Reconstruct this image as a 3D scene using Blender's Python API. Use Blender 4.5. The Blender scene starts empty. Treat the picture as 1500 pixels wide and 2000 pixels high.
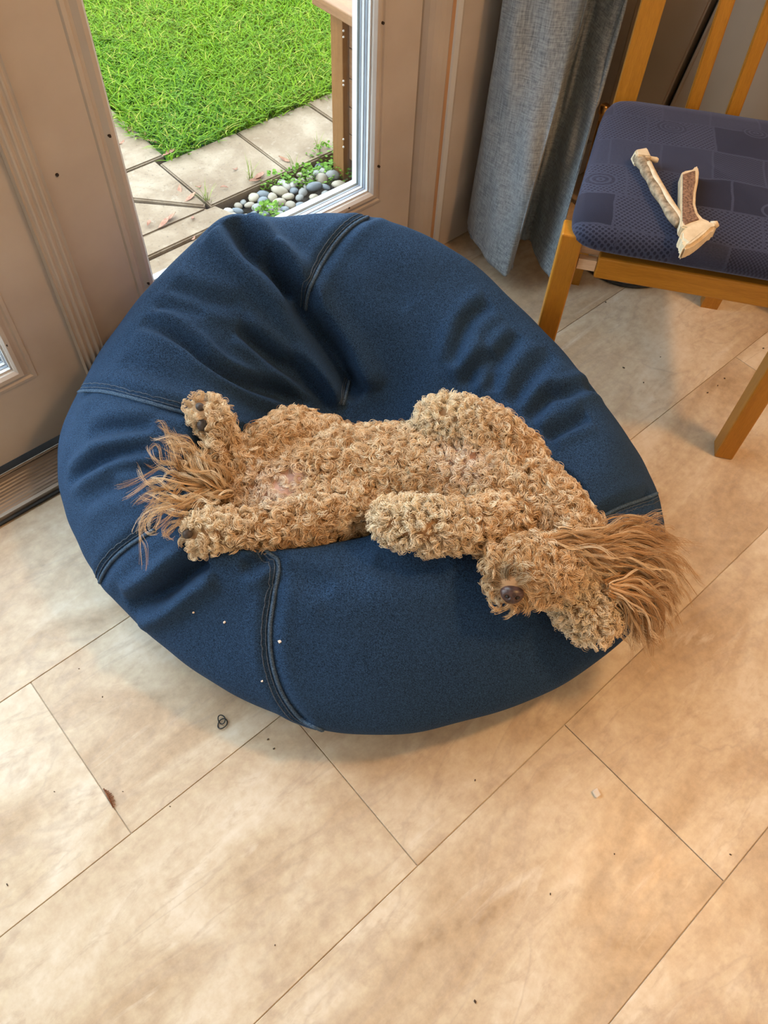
import bpy, bmesh, math, random
import numpy as np
from mathutils import Vector, Matrix
from mathutils.bvhtree import BVHTree

# ------------------------------------------------------------------ camera, sky, lights, exposure
scene = bpy.context.scene
COL = scene.collection
CAM_H, FPX = 1.216, 1538.2
TILT, ROLL, YAW = 0.60300152, 0.06096644, 2.36924824 - math.pi
RM = Matrix.Rotation(YAW, 3, 'Z') @ Matrix.Rotation(TILT, 3, 'X') @ Matrix.Rotation(ROLL, 3, 'Z')
cd = bpy.data.cameras.new('camera'); cam = bpy.data.objects.new('camera', cd); COL.objects.link(cam)
cd.sensor_fit = 'VERTICAL'; cd.sensor_height = 36.0; cd.sensor_width = 27.0
cd.lens = FPX / 2000 * 36.0; cd.clip_start = 0.02
cam.matrix_world = Matrix.Translation((0, 0, CAM_H)) @ RM.to_4x4()
scene.camera = cam

world = bpy.data.worlds.new('overcast_sky'); scene.world = world; world.use_nodes = True
bg = world.node_tree.nodes['Background']
bg.inputs[0].default_value = (0.80, 0.91, 1.0, 1); bg.inputs[1].default_value = 8.5

def area_light(name, loc, size, power, color, rot=(0, 0, 0), portal=False, size_y=None):
    l = bpy.data.lights.new(name, 'AREA'); l.energy = power; l.color = color
    l.shape = 'RECTANGLE' if size_y else 'DISK'; l.size = size
    if size_y: l.size_y = size_y
    o = bpy.data.objects.new(name, l); COL.objects.link(o); o.location = loc; o.rotation_euler = rot
    if portal: l.cycles.is_portal = True
    return o
area_light('ceiling_lamp', (1.30, -0.35, 2.36), 0.22, 28, (1.0, 0.53, 0.22))
area_light('ceiling_lamp', (0.45, -1.5, 2.36), 0.22, 12, (1.0, 0.60, 0.30))
area_light('door_daylight_portal', (0.36, 1.27, 1.1), 1.75, 1, (1, 1, 1), (-math.pi/2, 0, 0), True, 2.1)
area_light('added_window_portal', (-1.15, 1.27, 1.1), 0.95, 1, (1, 1, 1), (-math.pi/2, 0, 0), True, 2.0)  # samples sky light through the added side window

vs = scene.view_settings
vs.view_transform = 'Standard'; vs.look = 'None'; vs.gamma = 1.0; vs.use_curve_mapping = False
vs.exposure = -0.2
scene.cycles.max_bounces = 4

# ------------------------------------------------------------------ helpers
rng = np.random.default_rng(7); random.seed(7)
EYE = Vector((0, 0, CAM_H))
def ray(px, py): return RM @ Vector(((px-750)/FPX, -(py-1000)/FPX, -1.0))
def on_z(px, py, z=0.0):
    d = ray(px, py); return EYE + d*((z-CAM_H)/d.z)
def on_y(px, py, y):
    d = ray(px, py); return EYE + d*(y/d.y)
def on_x(px, py, x):
    d = ray(px, py); return EYE + d*(x/d.x)

def link(name, me, mat=None, parent=None):
    o = bpy.data.objects.new(name, me); COL.objects.link(o)
    if mat is not None and not len(me.materials): me.materials.append(mat)
    if parent is not None: o.parent = parent
    return o
def empty(name, loc=(0, 0, 0), rz=0.0):
    o = bpy.data.objects.new(name, None); COL.objects.link(o); o.location = loc; o.rotation_euler[2] = rz
    o.empty_display_size = 0.05; return o
def tag(o, label=None, cat=None, group=None, kind=None):
    if label: o['label'] = label
    if cat: o['category'] = cat
    if group: o['group'] = group
    if kind: o['kind'] = kind
    return o
def mesh_from(verts, faces, smooth=False, name='mesh'):
    me = bpy.data.meshes.new(name); me.from_pydata([tuple(v) for v in verts], [], [tuple(f) for f in faces]); me.update()
    if smooth: me.shade_smooth()
    return me
def from_bm(bm, smooth=False, name='mesh'):
    me = bpy.data.meshes.new(name); bmesh.ops.recalc_face_normals(bm, faces=bm.faces[:]); bm.to_mesh(me); bm.free()
    if smooth: me.shade_smooth()
    return me
def bm_box(bm, lo, hi, mat=None):
    r = bmesh.ops.create_cube(bm, size=1.0); v = r['verts']
    lo, hi = Vector(lo), Vector(hi)
    for q in v:
        q.co = Vector([lo[i] + (q.co[i]+.5)*(hi[i]-lo[i]) for i in range(3)])
        if mat is not None: q.co = mat @ q.co
    return v
def box_me(lo, hi, bev=0.0, seg=2, mat=None):
    bm = bmesh.new(); bm_box(bm, lo, hi)
    if bev > 0: bmesh.ops.bevel(bm, geom=bm.edges[:], offset=bev, segments=seg, affect='EDGES', profile=.5)
    if mat is not None: bmesh.ops.transform(bm, matrix=mat, verts=bm.verts[:])
    return from_bm(bm)
def box(name, lo, hi, mat, parent=None, bev=0.0, xf=None):
    return link(name, box_me(lo, hi, bev, 2, xf), mat, parent)
def tube_arrays(pts, rad, segs=8, caps=True, squash=None):
    pts = [Vector(p) for p in pts]; n = len(pts)
    if not hasattr(rad, '__len__'): rad = [rad]*n
    V, Fc = [], []
    up = Vector((0, 0, 1)); prev = None
    for i, p in enumerate(pts):
        t = (pts[min(i+1, n-1)] - pts[max(i-1, 0)]).normalized()
        if prev is None:
            a = t.cross(up)
            if a.length < 1e-3: a = t.cross(Vector((1, 0, 0)))
            a.normalize()
        else:
            a = (prev - t*prev.dot(t)).normalized()
        prev = a; b = t.cross(a)
        for k in range(segs):
            an = 2*math.pi*k/segs
            V.append(p + a*math.cos(an)*rad[i] + b*math.sin(an)*rad[i]*(squash or 1))
    for i in range(n-1):
        for k in range(segs):
            k2 = (k+1) % segs
            Fc.append((i*segs+k, i*segs+k2, (i+1)*segs+k2, (i+1)*segs+k))
    if caps:
        Fc.append(tuple(reversed(range(segs)))); Fc.append(tuple(range((n-1)*segs, n*segs)))
    return V, Fc
def tube(name, pts, rad, mat, parent=None, segs=8, squash=None):
    v, f = tube_arrays(pts, rad, segs, True, squash)
    return link(name, mesh_from(v, f, True), mat, parent)
def smooth_path(pts, per=8):
    P = [Vector(p) for p in pts]; out = []
    for i in range(len(P)-1):
        a, b, c, d = P[max(i-1, 0)], P[i], P[i+1], P[min(i+2, len(P)-1)]
        for k in range(per):
            f = k/per
            out.append(.5*(2*b + (c-a)*f + (2*a-5*b+4*c-d)*f*f + (-a+3*b-3*c+d)*f**3))
    out.append(P[-1]); return out

# ------------------------------------------------------------------ materials
def new_mat(name):
    m = bpy.data.materials.new(name); m.use_nodes = True
    nt = m.node_tree; return m, nt, nt.nodes['Principled BSDF']
def N(nt, typ, **kw):
    n = nt.nodes.new(typ)
    for k, v in kw.items():
        if k.startswith('i_'): n.inputs[k[2:].replace('_', ' ')].default_value = v
        else: setattr(n, k, v)
    return n
def ramp(nt, fac, stops):
    r = nt.nodes.new('ShaderNodeValToRGB'); cr = r.color_ramp
    while len(cr.elements) > 1: cr.elements.remove(cr.elements[-1])
    cr.elements[0].position = stops[0][0]; cr.elements[0].color = (*stops[0][1], 1)
    for p, c in stops[1:]:
        e = cr.elements.new(p); e.color = (*c, 1)
    nt.links.new(fac, r.inputs[0]); return r.outputs[0]
def mixc(nt, fac, a, b, blend='MIX'):
    m = nt.nodes.new('ShaderNodeMix'); m.data_type = 'RGBA'; m.blend_type = blend
    for sock, v in ((m.inputs[0], fac), (m.inputs[6], a), (m.inputs[7], b)):
        if isinstance(v, bpy.types.NodeSocket): nt.links.new(v, sock)
        elif isinstance(v, (int, float)): sock.default_value = v
        else: sock.default_value = (*v, 1)
    return m.outputs[2]
def math_(nt, op, a, b=None, c=None):
    m = nt.nodes.new('ShaderNodeMath'); m.operation = op
    for s, v in zip(m.inputs, (a, b, c)):
        if v is None: continue
        if isinstance(v, bpy.types.NodeSocket): nt.links.new(v, s)
        else: s.default_value = v
    return m.outputs[0]
def mapping(nt, src, scale=(1, 1, 1), rot=(0, 0, 0), loc=(0, 0, 0)):
    mp = nt.nodes.new('ShaderNodeMapping'); mp.inputs['Scale'].default_value = scale
    mp.inputs['Rotation'].default_value = rot; mp.inputs['Location'].default_value = loc
    nt.links.new(src, mp.inputs[0]); return mp.outputs[0]
def noise(nt, vec, scale, detail=4, rough=.5, dist=0.0):
    n = nt.nodes.new('ShaderNodeTexNoise'); n.inputs['Scale'].default_value = scale
    n.inputs['Detail'].default_value = detail; n.inputs['Roughness'].default_value = rough; n.inputs['Distortion'].default_value = dist
    if vec is not None: nt.links.new(vec, n.inputs['Vector'])
    return n.outputs['Fac']
def bump(nt, bsdf, h, strength=.3, dist=.002):
    b = nt.nodes.new('ShaderNodeBump'); b.inputs['Strength'].default_value = strength; b.inputs['Distance'].default_value = dist
    nt.links.new(h, b.inputs['Height']); nt.links.new(b.outputs[0], bsdf.inputs['Normal'])
def simple(name, c1, c2=None, scale=20, rough=.6, bmp=0.0, stretch=(1, 1, 1), detail=4, metal=0.0, spec=.5, coord='Object', dist=0.002, warp=0.0):
    m, nt, b = new_mat(name)
    b.inputs['Roughness'].default_value = rough; b.inputs['Metallic'].default_value = metal
    b.inputs['Specular IOR Level'].default_value = spec
    if c2 is None: b.inputs['Base Color'].default_value = (*c1, 1)
    else:
        tc = nt.nodes.new('ShaderNodeTexCoord'); v = mapping(nt, tc.outputs[coord], stretch)
        f = noise(nt, v, scale, detail, .55, warp)
        nt.links.new(ramp(nt, f, [(.32, c1), (.68, c2)]), b.inputs['Base Color'])
        if bmp: bump(nt, b, f, bmp, dist)
    return m

def mat_floor():
    m, nt, b = new_mat('stone_look_floor_tile')
    geo = nt.nodes.new('ShaderNodeNewGeometry'); oi = nt.nodes.new('ShaderNodeObjectInfo')
    off = nt.nodes.new('ShaderNodeVectorMath'); off.operation = 'SCALE'; off.inputs[0].default_value = (7.3, 3.1, 11.7)
    nt.links.new(oi.outputs['Random'], off.inputs['Scale'])
    add = nt.nodes.new('ShaderNodeVectorMath'); nt.links.new(geo.outputs['Position'], add.inputs[0]); nt.links.new(off.outputs[0], add.inputs[1])
    P = add.outputs[0]
    big = noise(nt, mapping(nt, P, (1.6, 3.4, 1)), 1.9, 6, .58, .9)
    streak = noise(nt, mapping(nt, P, (1.0, 5.5, 1), (0, 0, .12)), 2.6, 7, .62, 1.4)
    fine = noise(nt, P, 60, 6, .65)
    fine2 = noise(nt, mapping(nt, P, (1, 2.2, 1)), 16, 6, .7, .6)
    c = ramp(nt, big, [(.27, (.37, .275, .18)), (.39, (.50, .40, .29)), (.52, (.61, .52, .405)), (.69, (.74, .675, .575))])
    c = mixc(nt, ramp(nt, streak, [(.26, (.6,)*3), (.42, (.0,)*3)]), c, (.47, .38, .29))
    c = mixc(nt, ramp(nt, streak, [(.60, (0,)*3), (.74, (.55,)*3)]), c, (.80, .76, .70))
    vein = math_(nt, 'ABSOLUTE', math_(nt, 'SUBTRACT', noise(nt, mapping(nt, P, (1.1, 3.4, 1), (0, 0, -.1)), 1.7, 5, .55, 1.2), .5))
    c = mixc(nt, ramp(nt, vein, [(.0, (.34,)*3), (.022, (.0,)*3)]), c, (.40, .33, .28))
    c = mixc(nt, ramp(nt, fine2, [(.30, (.6,)*3), (.47, (0,)*3)]), c, (.46, .37, .28))
    c = mixc(nt, .3, c, ramp(nt, fine, [(.3, (.35, .29, .22)), (.7, (.88, .83, .75))]), 'OVERLAY')
    nt.links.new(c, b.inputs['Base Color'])
    nt.links.new(ramp(nt, fine2, [(.3, (.42,)*3), (.7, (.30,)*3)]), b.inputs['Roughness'])
    b.inputs['Specular IOR Level'].default_value = .45
    bump(nt, b, fine2, .12, .0006)
    return m
def mat_denim(name='blue_denim', fade=0.0):
    m, nt, b = new_mat(name)
    tc = nt.nodes.new('ShaderNodeTexCoord'); P = tc.outputs['Object']
    tw = noise(nt, mapping(nt, P, (1, 1.0, 3.0), (.5, .3, .78)), 520, 2, .6)
    tw2 = noise(nt, mapping(nt, P, (3.0, 1, 1), (.2, .9, .4)), 420, 2, .6)
    blot = noise(nt, P, 9, 5, .6)
    tw = ramp(nt, tw, [(.41, (0,)*3), (.59, (1,)*3)]); tw2 = ramp(nt, tw2, [(.41, (0,)*3), (.59, (1,)*3)])
    c = mixc(nt, tw, (.003, .008, .021), (.031, .078, .172)) if not fade else mixc(nt, tw, (.03, .06, .11), (.18, .27, .38))
    c = mixc(nt, .45, c, mixc(nt, tw2, (.003, .008, .021), (.033, .082, .178)))
    c = mixc(nt, ramp(nt, blot, [(.35, (0,)*3), (.7, (.22,)*3)]), c, (.024, .055, .11))
    nt.links.new(c, b.inputs['Base Color'])
    b.inputs['Roughness'].default_value = .9; b.inputs['Specular IOR Level'].default_value = .15
    b.inputs['Sheen Weight'].default_value = .06; b.inputs['Sheen Tint'].default_value = (.35, .6, 1, 1)
    bump(nt, b, math_(nt, 'ADD', tw, tw2), .35, .0006)
    return m
def mat_wood(name, c1, c2, axis=(1, 1, 14), rough=.4, scale=9, coord='Object'):
    m, nt, b = new_mat(name)
    tc = nt.nodes.new('ShaderNodeTexCoord')
    st = [9.0, 9.0, 9.0]; st[axis] = .7
    f = noise(nt, mapping(nt, tc.outputs[coord], st), scale, 5, .6, .5)
    g = noise(nt, mapping(nt, tc.outputs[coord], [s*5 for s in st]), scale*2, 3, .6)
    c = ramp(nt, f, [(.3, c1), (.7, c2)])
    c = mixc(nt, .25, c, ramp(nt, g, [(.35, [x*.6 for x in c1]), (.6, c2)]))
    nt.links.new(c, b.inputs['Base Color']); b.inputs['Roughness'].default_value = rough
    b.inputs['Specular IOR Level'].default_value = .35
    bump(nt, b, g, .12, .0006)
    return m
def mat_attr(name, attr='tint', rough=.7, spec=.3, transl=0.0):
    m, nt, b = new_mat(name)
    a = nt.nodes.new('ShaderNodeAttribute'); a.attribute_name = attr
    nt.links.new(a.outputs['Color'], b.inputs['Base Color']); b.inputs['Roughness'].default_value = rough
    b.inputs['Specular IOR Level'].default_value = spec
    if transl:
        t = nt.nodes.new('ShaderNodeBsdfTranslucent'); nt.links.new(a.outputs['Color'], t.inputs[0])
        mx = nt.nodes.new('ShaderNodeMixShader'); mx.inputs[0].default_value = transl
        nt.links.new(b.outputs[0], mx.inputs[1]); nt.links.new(t.outputs[0], mx.inputs[2])
        nt.links.new(mx.outputs[0], nt.nodes['Material Output'].inputs[0])
    return m
def mat_hair():
    m, nt, b = new_mat('dog_fur')
    a = nt.nodes.new('ShaderNodeAttribute'); a.attribute_name = 'tint'
    nt.links.new(a.outputs['Color'], b.inputs['Base Color'])
    b.inputs['Roughness'].default_value = .45; b.inputs['Specular IOR Level'].default_value = .35
    return m
def mat_glass():
    m = bpy.data.materials.new('clear_window_glass'); m.use_nodes = True; nt = m.node_tree
    nt.nodes.remove(nt.nodes['Principled BSDF'])
    t = nt.nodes.new('ShaderNodeBsdfTransparent'); t.inputs[0].default_value = (.96, .98, .97, 1)
    g = nt.nodes.new('ShaderNodeBsdfGlossy'); g.inputs['Roughness'].default_value = .02
    lw = nt.nodes.new('ShaderNodeLayerWeight'); lw.inputs[0].default_value = .5
    fr = math_(nt, 'MULTIPLY_ADD', math_(nt, 'POWER', lw.outputs['Facing'], 5.0), .9, .035)
    mx = nt.nodes.new('ShaderNodeMixShader'); nt.links.new(fr, mx.inputs[0])
    nt.links.new(t.outputs[0], mx.inputs[1]); nt.links.new(g.outputs[0], mx.inputs[2])
    nt.links.new(mx.outputs[0], nt.nodes['Material Output'].inputs[0]); return m
def mat_fabric_curtain():
    m, nt, b = new_mat('grey_blue_curtain_linen')
    tc = nt.nodes.new('ShaderNodeTexCoord'); P = tc.outputs['Object']
    a = noise(nt, mapping(nt, P, (1, 1, .06)), 420, 2, .6); c_ = noise(nt, mapping(nt, P, (.1, .1, 1)), 460, 2, .6)
    f = math_(nt, 'MULTIPLY', math_(nt, 'ADD', a, c_), .5)
    blot = noise(nt, P, 7, 4)
    c = ramp(nt, f, [(.38, (.15, .18, .215)), (.62, (.36, .42, .475))])
    c = mixc(nt, ramp(nt, blot, [(.4, (0,)*3), (.7, (.35,)*3)]), c, (.32, .37, .42))
    nt.links.new(c, b.inputs['Base Color']); b.inputs['Roughness'].default_value = .8
    b.inputs['Specular IOR Level'].default_value = .2; b.inputs['Sheen Weight'].default_value = .15
    bump(nt, b, f, .25, .0005); return m
def mat_cushion():
    # woven navy patchwork: rectangles of dots, cross-weave, outlines and rings (UV = seat plane in metres)
    m, nt, b = new_mat('navy_jacquard_weave')
    tc = nt.nodes.new('ShaderNodeTexCoord'); P0 = tc.outputs['UV']
    sx = nt.nodes.new('ShaderNodeSeparateXYZ'); nt.links.new(P0, sx.inputs[0]); X, Y = sx.outputs[0], sx.outputs[1]
    wob = noise(nt, P0, 14, 2)
    Xw = math_(nt, 'ADD', X, math_(nt, 'MULTIPLY', math_(nt, 'SUBTRACT', wob, .5), .012))
    Yw = math_(nt, 'ADD', Y, math_(nt, 'MULTIPLY', math_(nt, 'SUBTRACT', noise(nt, P0, 11, 2), .5), .02))
    cmb = nt.nodes.new('ShaderNodeCombineXYZ'); nt.links.new(Xw, cmb.inputs[0]); nt.links.new(Yw, cmb.inputs[1]); P = cmb.outputs[0]
    br = nt.nodes.new('ShaderNodeTexBrick'); nt.links.new(P, br.inputs['Vector'])
    br.inputs['Color1'].default_value = (0, 0, 0, 1); br.inputs['Color2'].default_value = (1, 1, 1, 1); br.inputs['Mortar'].default_value = (.5, .5, .5, 1)
    br.inputs['Scale'].default_value = 1.0; br.inputs['Mortar Size'].default_value = .0022; br.inputs['Mortar Smooth'].default_value = .2
    br.inputs['Brick Width'].default_value = .085; br.inputs['Row Height'].default_value = .082; br.offset = .37; br.squash = 1.35; br.squash_frequency = 3
    cell = br.outputs['Color']; line = br.outputs['Fac']
    def dots(scale, lo, hi):
        v = nt.nodes.new('ShaderNodeTexVoronoi'); v.inputs['Scale'].default_value = scale; v.inputs['Randomness'].default_value = 0
        nt.links.new(mapping(nt, P0, (1, 1.15, 1), (0, 0, .6)), v.inputs['Vector']); return ramp(nt, v.outputs['Distance'], [(lo, (0,)*3), (hi, (1,)*3)])
    chk = nt.nodes.new('ShaderNodeTexChecker'); chk.inputs['Scale'].default_value = 330; nt.links.new(P0, chk.inputs[0])
    base = mixc(nt, noise(nt, P0, 700, 2), (.006, .0075, .019), (.018, .021, .046))
    lite = mixc(nt, noise(nt, P0, 700, 2), (.026, .032, .066), (.055, .066, .115))
    col = base
    m1 = ramp(nt, cell, [(.0, (1,)*3), (.24, (1,)*3), (.25, (0,)*3)])
    m2 = ramp(nt, cell, [(.30, (0,)*3), (.31, (1,)*3), (.50, (1,)*3), (.51, (0,)*3)])
    m3 = ramp(nt, cell, [(.62, (0,)*3), (.63, (1,)*3), (.80, (1,)*3), (.81, (0,)*3)])
    m4 = ramp(nt, cell, [(.86, (0,)*3), (.87, (.75,)*3)])
    col = mixc(nt, math_(nt, 'MULTIPLY', m1, dots(150, .28, .42)), col, lite)
    col = mixc(nt, math_(nt, 'MULTIPLY', m2, math_(nt, 'MULTIPLY', chk.outputs['Fac'], .6)), col, lite)
    col = mixc(nt, math_(nt, 'MULTIPLY', m3, noise(nt, mapping(nt, P0, (1, 3, 1)), 260, 2)), col, lite)
    col = mixc(nt, math_(nt, 'MULTIPLY', m4, .55), col, lite)
    col = mixc(nt, math_(nt, 'MULTIPLY', line, .7), col, lite)
    def ring(cx, cy, s, n):
        w = nt.nodes.new('ShaderNodeTexWave'); w.wave_type = 'RINGS'; w.rings_direction = 'Z'; w.inputs['Scale'].default_value = n; w.inputs['Distortion'].default_value = 1.2; w.inputs['Detail Scale'].default_value = 1
        v = mapping(nt, P0, (s, s*1.35, 1), (0, 0, 0), (-cx*s, -cy*s*1.35, 0)); nt.links.new(v, w.inputs[0])
        g = nt.nodes.new('ShaderNodeVectorMath'); g.operation = 'LENGTH'; nt.links.new(v, g.inputs[0])
        disc = ramp(nt, g.outputs['Value'], [(.9, (1,)*3), (1.0, (0,)*3)])
        return math_(nt, 'MULTIPLY', disc, ramp(nt, w.outputs['Fac'], [(.55, (0,)*3), (.75, (1,)*3)])), disc
    for cx, cy, s, n in ((.045, .12, 34, .9), (.155, .305, 36, 1.1), (.33, .10, 30, .9), (.30, .33, 40, 1.0)):
        r, d = ring(cx, cy, s, n)
        col = mixc(nt, math_(nt, 'MULTIPLY', d, .7), col, base); col = mixc(nt, math_(nt, 'MULTIPLY', r, .9), col, lite)
    nt.links.new(col, b.inputs['Base Color']); b.inputs['Roughness'].default_value = .85; b.inputs['Specular IOR Level'].default_value = .2
    b.inputs['Sheen Weight'].default_value = .2; b.inputs['Sheen Tint'].default_value = (.6, .65, 1, 1)
    bump(nt, b, noise(nt, P0, 900, 2), .3, .0006); return m

def mat_slab():
    m, nt, b = new_mat('weathered_sandstone_slab'); tc = nt.nodes.new('ShaderNodeTexCoord'); P = tc.outputs['Object']
    a = noise(nt, P, 7, 6, .6, .6); f = noise(nt, P, 120, 8, .75); f2 = noise(nt, P, 38, 6, .7)
    c = ramp(nt, a, [(.32, (.165, .110, .066)), (.5, (.215, .155, .102)), (.68, (.29, .225, .16))])
    c = mixc(nt, ramp(nt, f2, [(.58, (0,)*3), (.72, (.55,)*3)]), c, (.35, .29, .225))
    c = mixc(nt, ramp(nt, f, [(.30, (.8,)*3), (.45, (0,)*3)]), c, (.075, .052, .036))
    c = mixc(nt, ramp(nt, f, [(.62, (0,)*3), (.74, (.6,)*3)]), c, (.40, .34, .275))
    nt.links.new(c, b.inputs['Base Color']); b.inputs['Roughness'].default_value = .7; b.inputs['Specular IOR Level'].default_value = .25
    bump(nt, b, math_(nt, 'ADD', f, f2), .5, .002); return m
MT = dict(
    floor=mat_floor(), denim=mat_denim(), denim_fade=mat_denim('faded_denim_seam', 1.0),
    stitch=simple('dark_stitch_thread', (.03, .05, .09), (.10, .14, .20), 300, .8),
    paint=simple('worn_white_paint', (.47, .42, .375), (.55, .505, .46), 7, .45, .04, detail=6),
    wall=simple('cream_wall_paint', (.66, .60, .53), (.70, .65, .58), 5, .8, .03),
    ceil=simple('white_ceiling_paint', (.8, .78, .75), None),
    upvc=simple('white_glazing_bead', (.60, .63, .66), (.66, .69, .72), 8, .3),
    gasket=simple('grey_glazing_gasket', (.22, .26, .32), (.30, .34, .40), 20, .5),
    glass=mat_glass(), black=simple('black_rubber_and_shadow', (.012, .012, .013), (.03, .03, .03), 30, .6),
    hole=simple('dark_screw_hole', (.03, .02, .015), None),
    metal=simple('ridged_threshold_metal', (.30, .26, .22), (.46, .40, .35), 60, .38, .05, stretch=(.1, 1, 1), metal=.75),
    seal=simple('bare_wood_edge', (.30, .15, .07), (.52, .32, .18), 40, .6, .2, stretch=(1, 1, .1)),
    curtain=mat_fabric_curtain(),
    oak=mat_wood('honey_varnished_wood', (.40, .165, .016), (.53, .235, .028), 2, .32),
    oakx=mat_wood('honey_varnished_rail', (.40, .165, .016), (.53, .235, .028), 0, .32),
    rawwood=mat_wood('bare_pine', (.62, .42, .27), (.74, .54, .37), 0, .7),
    cushion=mat_cushion(),
    ivory=simple('pale_antler', (.58, .47, .31), (.74, .64, .47), 60, .5, .15, detail=6),
    marrow=simple('brown_antler_marrow', (.07, .035, .02), (.34, .20, .13), 260, .85, .6, detail=5),
    bark=simple('grey_brown_antler_bark', (.12, .085, .05), (.44, .35, .24), 110, .75, .5, detail=6),
    white=simple('white_enamel', (.75, .73, .68), (.82, .80, .76), 12, .3),
    radiator=simple('cream_radiator_enamel', (.36, .285, .21), (.42, .335, .255), 4, .4),
    brass=simple('brass', (.55, .33, .12), (.70, .45, .18), 30, .3, metal=1.0),
    slab=mat_slab(),
    soil=simple('dark_wet_soil', (.025, .02, .015), (.10, .08, .06), 60, .9, .5),
    turf=simple('turf_soil', (.03, .085, .004), (.07, .14, .010), 30, .95, .4),
    cedar=mat_wood('orange_stained_timber', (.15, .062, .016), (.23, .105, .033), 2, .6),
    cedary=mat_wood('orange_stained_board', (.18, .085, .037), (.27, .14, .065), 1, .6),
    grass=mat_attr('grass_blade', 'tint', .6, .15, .4),
    leaf=simple('weed_leaf', (.04, .12, .006), (.14, .26, .018), 60, .6, spec=.15),
    straw=simple('dry_grass_blade', (.15, .20, .03), (.29, .30, .10), 60, .6, spec=.15),
    dead=simple('dry_russet_leaf', (.18, .06, .03), (.31, .155, .09), 120, .7),
    skin=mat_attr('dog_skin', 'tint', .75, .2), hair=mat_hair(),
    nose=simple('dark_brown_nose', (.035, .018, .016), (.10, .055, .05), 120, .33, .2),
    pad=simple('black_paw_pad', (.03, .022, .019), (.10, .075, .062), 150, .55, .5),
    black_band=simple('black_elastic', (.008, .014, .018), (.02, .03, .035), 200, .5),
    sprig=simple('brown_dry_sprig', (.12, .04, .015), (.26, .10, .04), 200, .8),
    crumb=simple('pale_crumb', (.75, .68, .60), (.85, .78, .7), 200, .7),
    speck=simple('dark_speck', (.04, .025, .015), (.08, .05, .03), 100, .8),
)
def pebble_mat(i):
    cs = [((.075, .09, .11), (.125, .145, .165)), ((.23, .19, .135), (.33, .29, .22)), ((.12, .12, .115), (.19, .19, .18)), ((.28, .26, .23), (.36, .345, .31)), ((.17, .14, .10), (.26, .22, .165))]
    return simple('pebble_stone_%d' % i, *cs[i], 60, .45)
PEB = [pebble_mat(i) for i in range(5)]

# ------------------------------------------------------------------ room shell
YD = 1.13            # inner face of the doors
XL, XR, YF, ZC = -1.7, 1.74, -2.4, 2.4
fl = box('floor', (XL, YF, -.06), (XR, YD+.12, -.0028), MT['floor']); tag(fl, kind='structure')
tw, tl, y0 = .3048, .6215, .1064
tile_me = box_me((.0006, .0006, -.0028), (tl-.0006, tw-.0006, 0), .0006, 1); tile_me.materials.append(MT['floor'])
offs = {0: .214, 1: -.070, -1: -.0885, 2: .214, -2: .214, -3: -.0885, -4: .214}
for r in range(-4, 3):
    for k in range(-2, 4):
        x = offs[r] + k*tl
        if r == 1 and k >= 0: continue
        if x + tl > XR: continue
        if x < -1.35: continue
        t = link('floor_tile', tile_me, None, fl); t.location = (x, y0 + r*tw, 0)
for r in range(-4, 3):        # part tiles cut against the side wall
    x = offs[r]
    while x + tl <= XR and r != 1: x += tl
    box('floor_tile', (x+.0006, y0+r*tw+.0006, -.0028), (XR-.001, y0+(r+1)*tw-.0006, 0), MT['floor'], fl, .0006)

XO0, XO1 = -.62, 1.315       # door opening
tag(box('ceiling', (XL, YF, ZC), (XR, 1.3, ZC+.08), MT['ceil']), kind='structure')
tag(box('wall_left', (XL-.1, YF, -.06), (XL, 1.3, ZC), MT['wall']), kind='structure')
tag(box('wall_right', (XR, YF, -.06), (XR+.1, 1.3, ZC), MT['wall']), kind='structure')
tag(box('wall_front', (XL, YF-.1, -.06), (XR, YF, ZC), MT['wall']), kind='structure')
bm = bmesh.new()
bm_box(bm, (XO1, 1.115, -.06), (XR, 1.28, ZC)); bm_box(bm, (XL, 1.115, -.06), (-1.62, 1.28, ZC)); bm_box(bm, (-.68, 1.115, -.06), (XO0, 1.28, ZC)); bm_box(bm, (-1.62, 1.115, -.06), (-.68, 1.28, .06)); bm_box(bm, (-1.62, 1.115, 2.12), (XO1, 1.28, ZC)); 
tag(link('wall_back', from_bm(bm), MT['wall']), kind='structure')
tag(box('baseboard_back', (XO1+.001, 1.088, 0), (XR, 1.1145, .085), MT['paint'], None, .003), kind='structure')
w2 = empty('added_window_1', (-1.15, 1.2, .06)); tag(w2, kind='structure')  # side window added out of view to let in more daylight
for nm, lo, hi in (('frame', (-.47, -.03, 0), (-.41, .03, 2.06)), ('frame', (.41, -.03, 0), (.47, .03, 2.06)), ('frame', (-.41, -.03, 0), (.41, .03, .1)), ('frame', (-.41, -.03, 1.98), (.41, .03, 2.06))): box(nm, lo, hi, MT['upvc'], w2)
box('pane', (-.41, -.004, .1), (.41, .004, 1.98), MT['glass'], w2)

# frame beside and above the doors: flat casing, bare-wood joint, lit rebate
fr = empty('trim_1', (XO1, 1.1, 0)); tag(fr, kind='structure')
def frame_part(name, prof, mat):   # plan-view polygon standing from the floor to the head
    v = [(x-XO1, y-1.1, 0.0) for x, y in prof] + [(x-XO1, y-1.1, 2.1) for x, y in prof]; n = len(prof)
    f = [tuple(reversed(range(n))), tuple(range(n, 2*n))] + [(i, (i+1) % n, n+(i+1) % n, n+i) for i in range(n)]
    return link(name, mesh_from(v, f), mat, fr)
frame_part('casing', [(1.204, 1.108), (1.208, 1.104), (1.315, 1.104), (1.315, 1.24), (1.204, 1.24)], MT['paint'])
frame_part('jamb_strip', [(1.187, 1.108), (1.190, 1.104), (1.2035, 1.104), (1.2035, 1.24), (1.187, 1.24)], MT['upvc'])
frame_part('wood_joint', [(1.179, 1.1085), (1.187, 1.1075), (1.187, 1.24), (1.179, 1.24)], MT['seal'])
pr = [(1.179, 1.109)]
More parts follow.
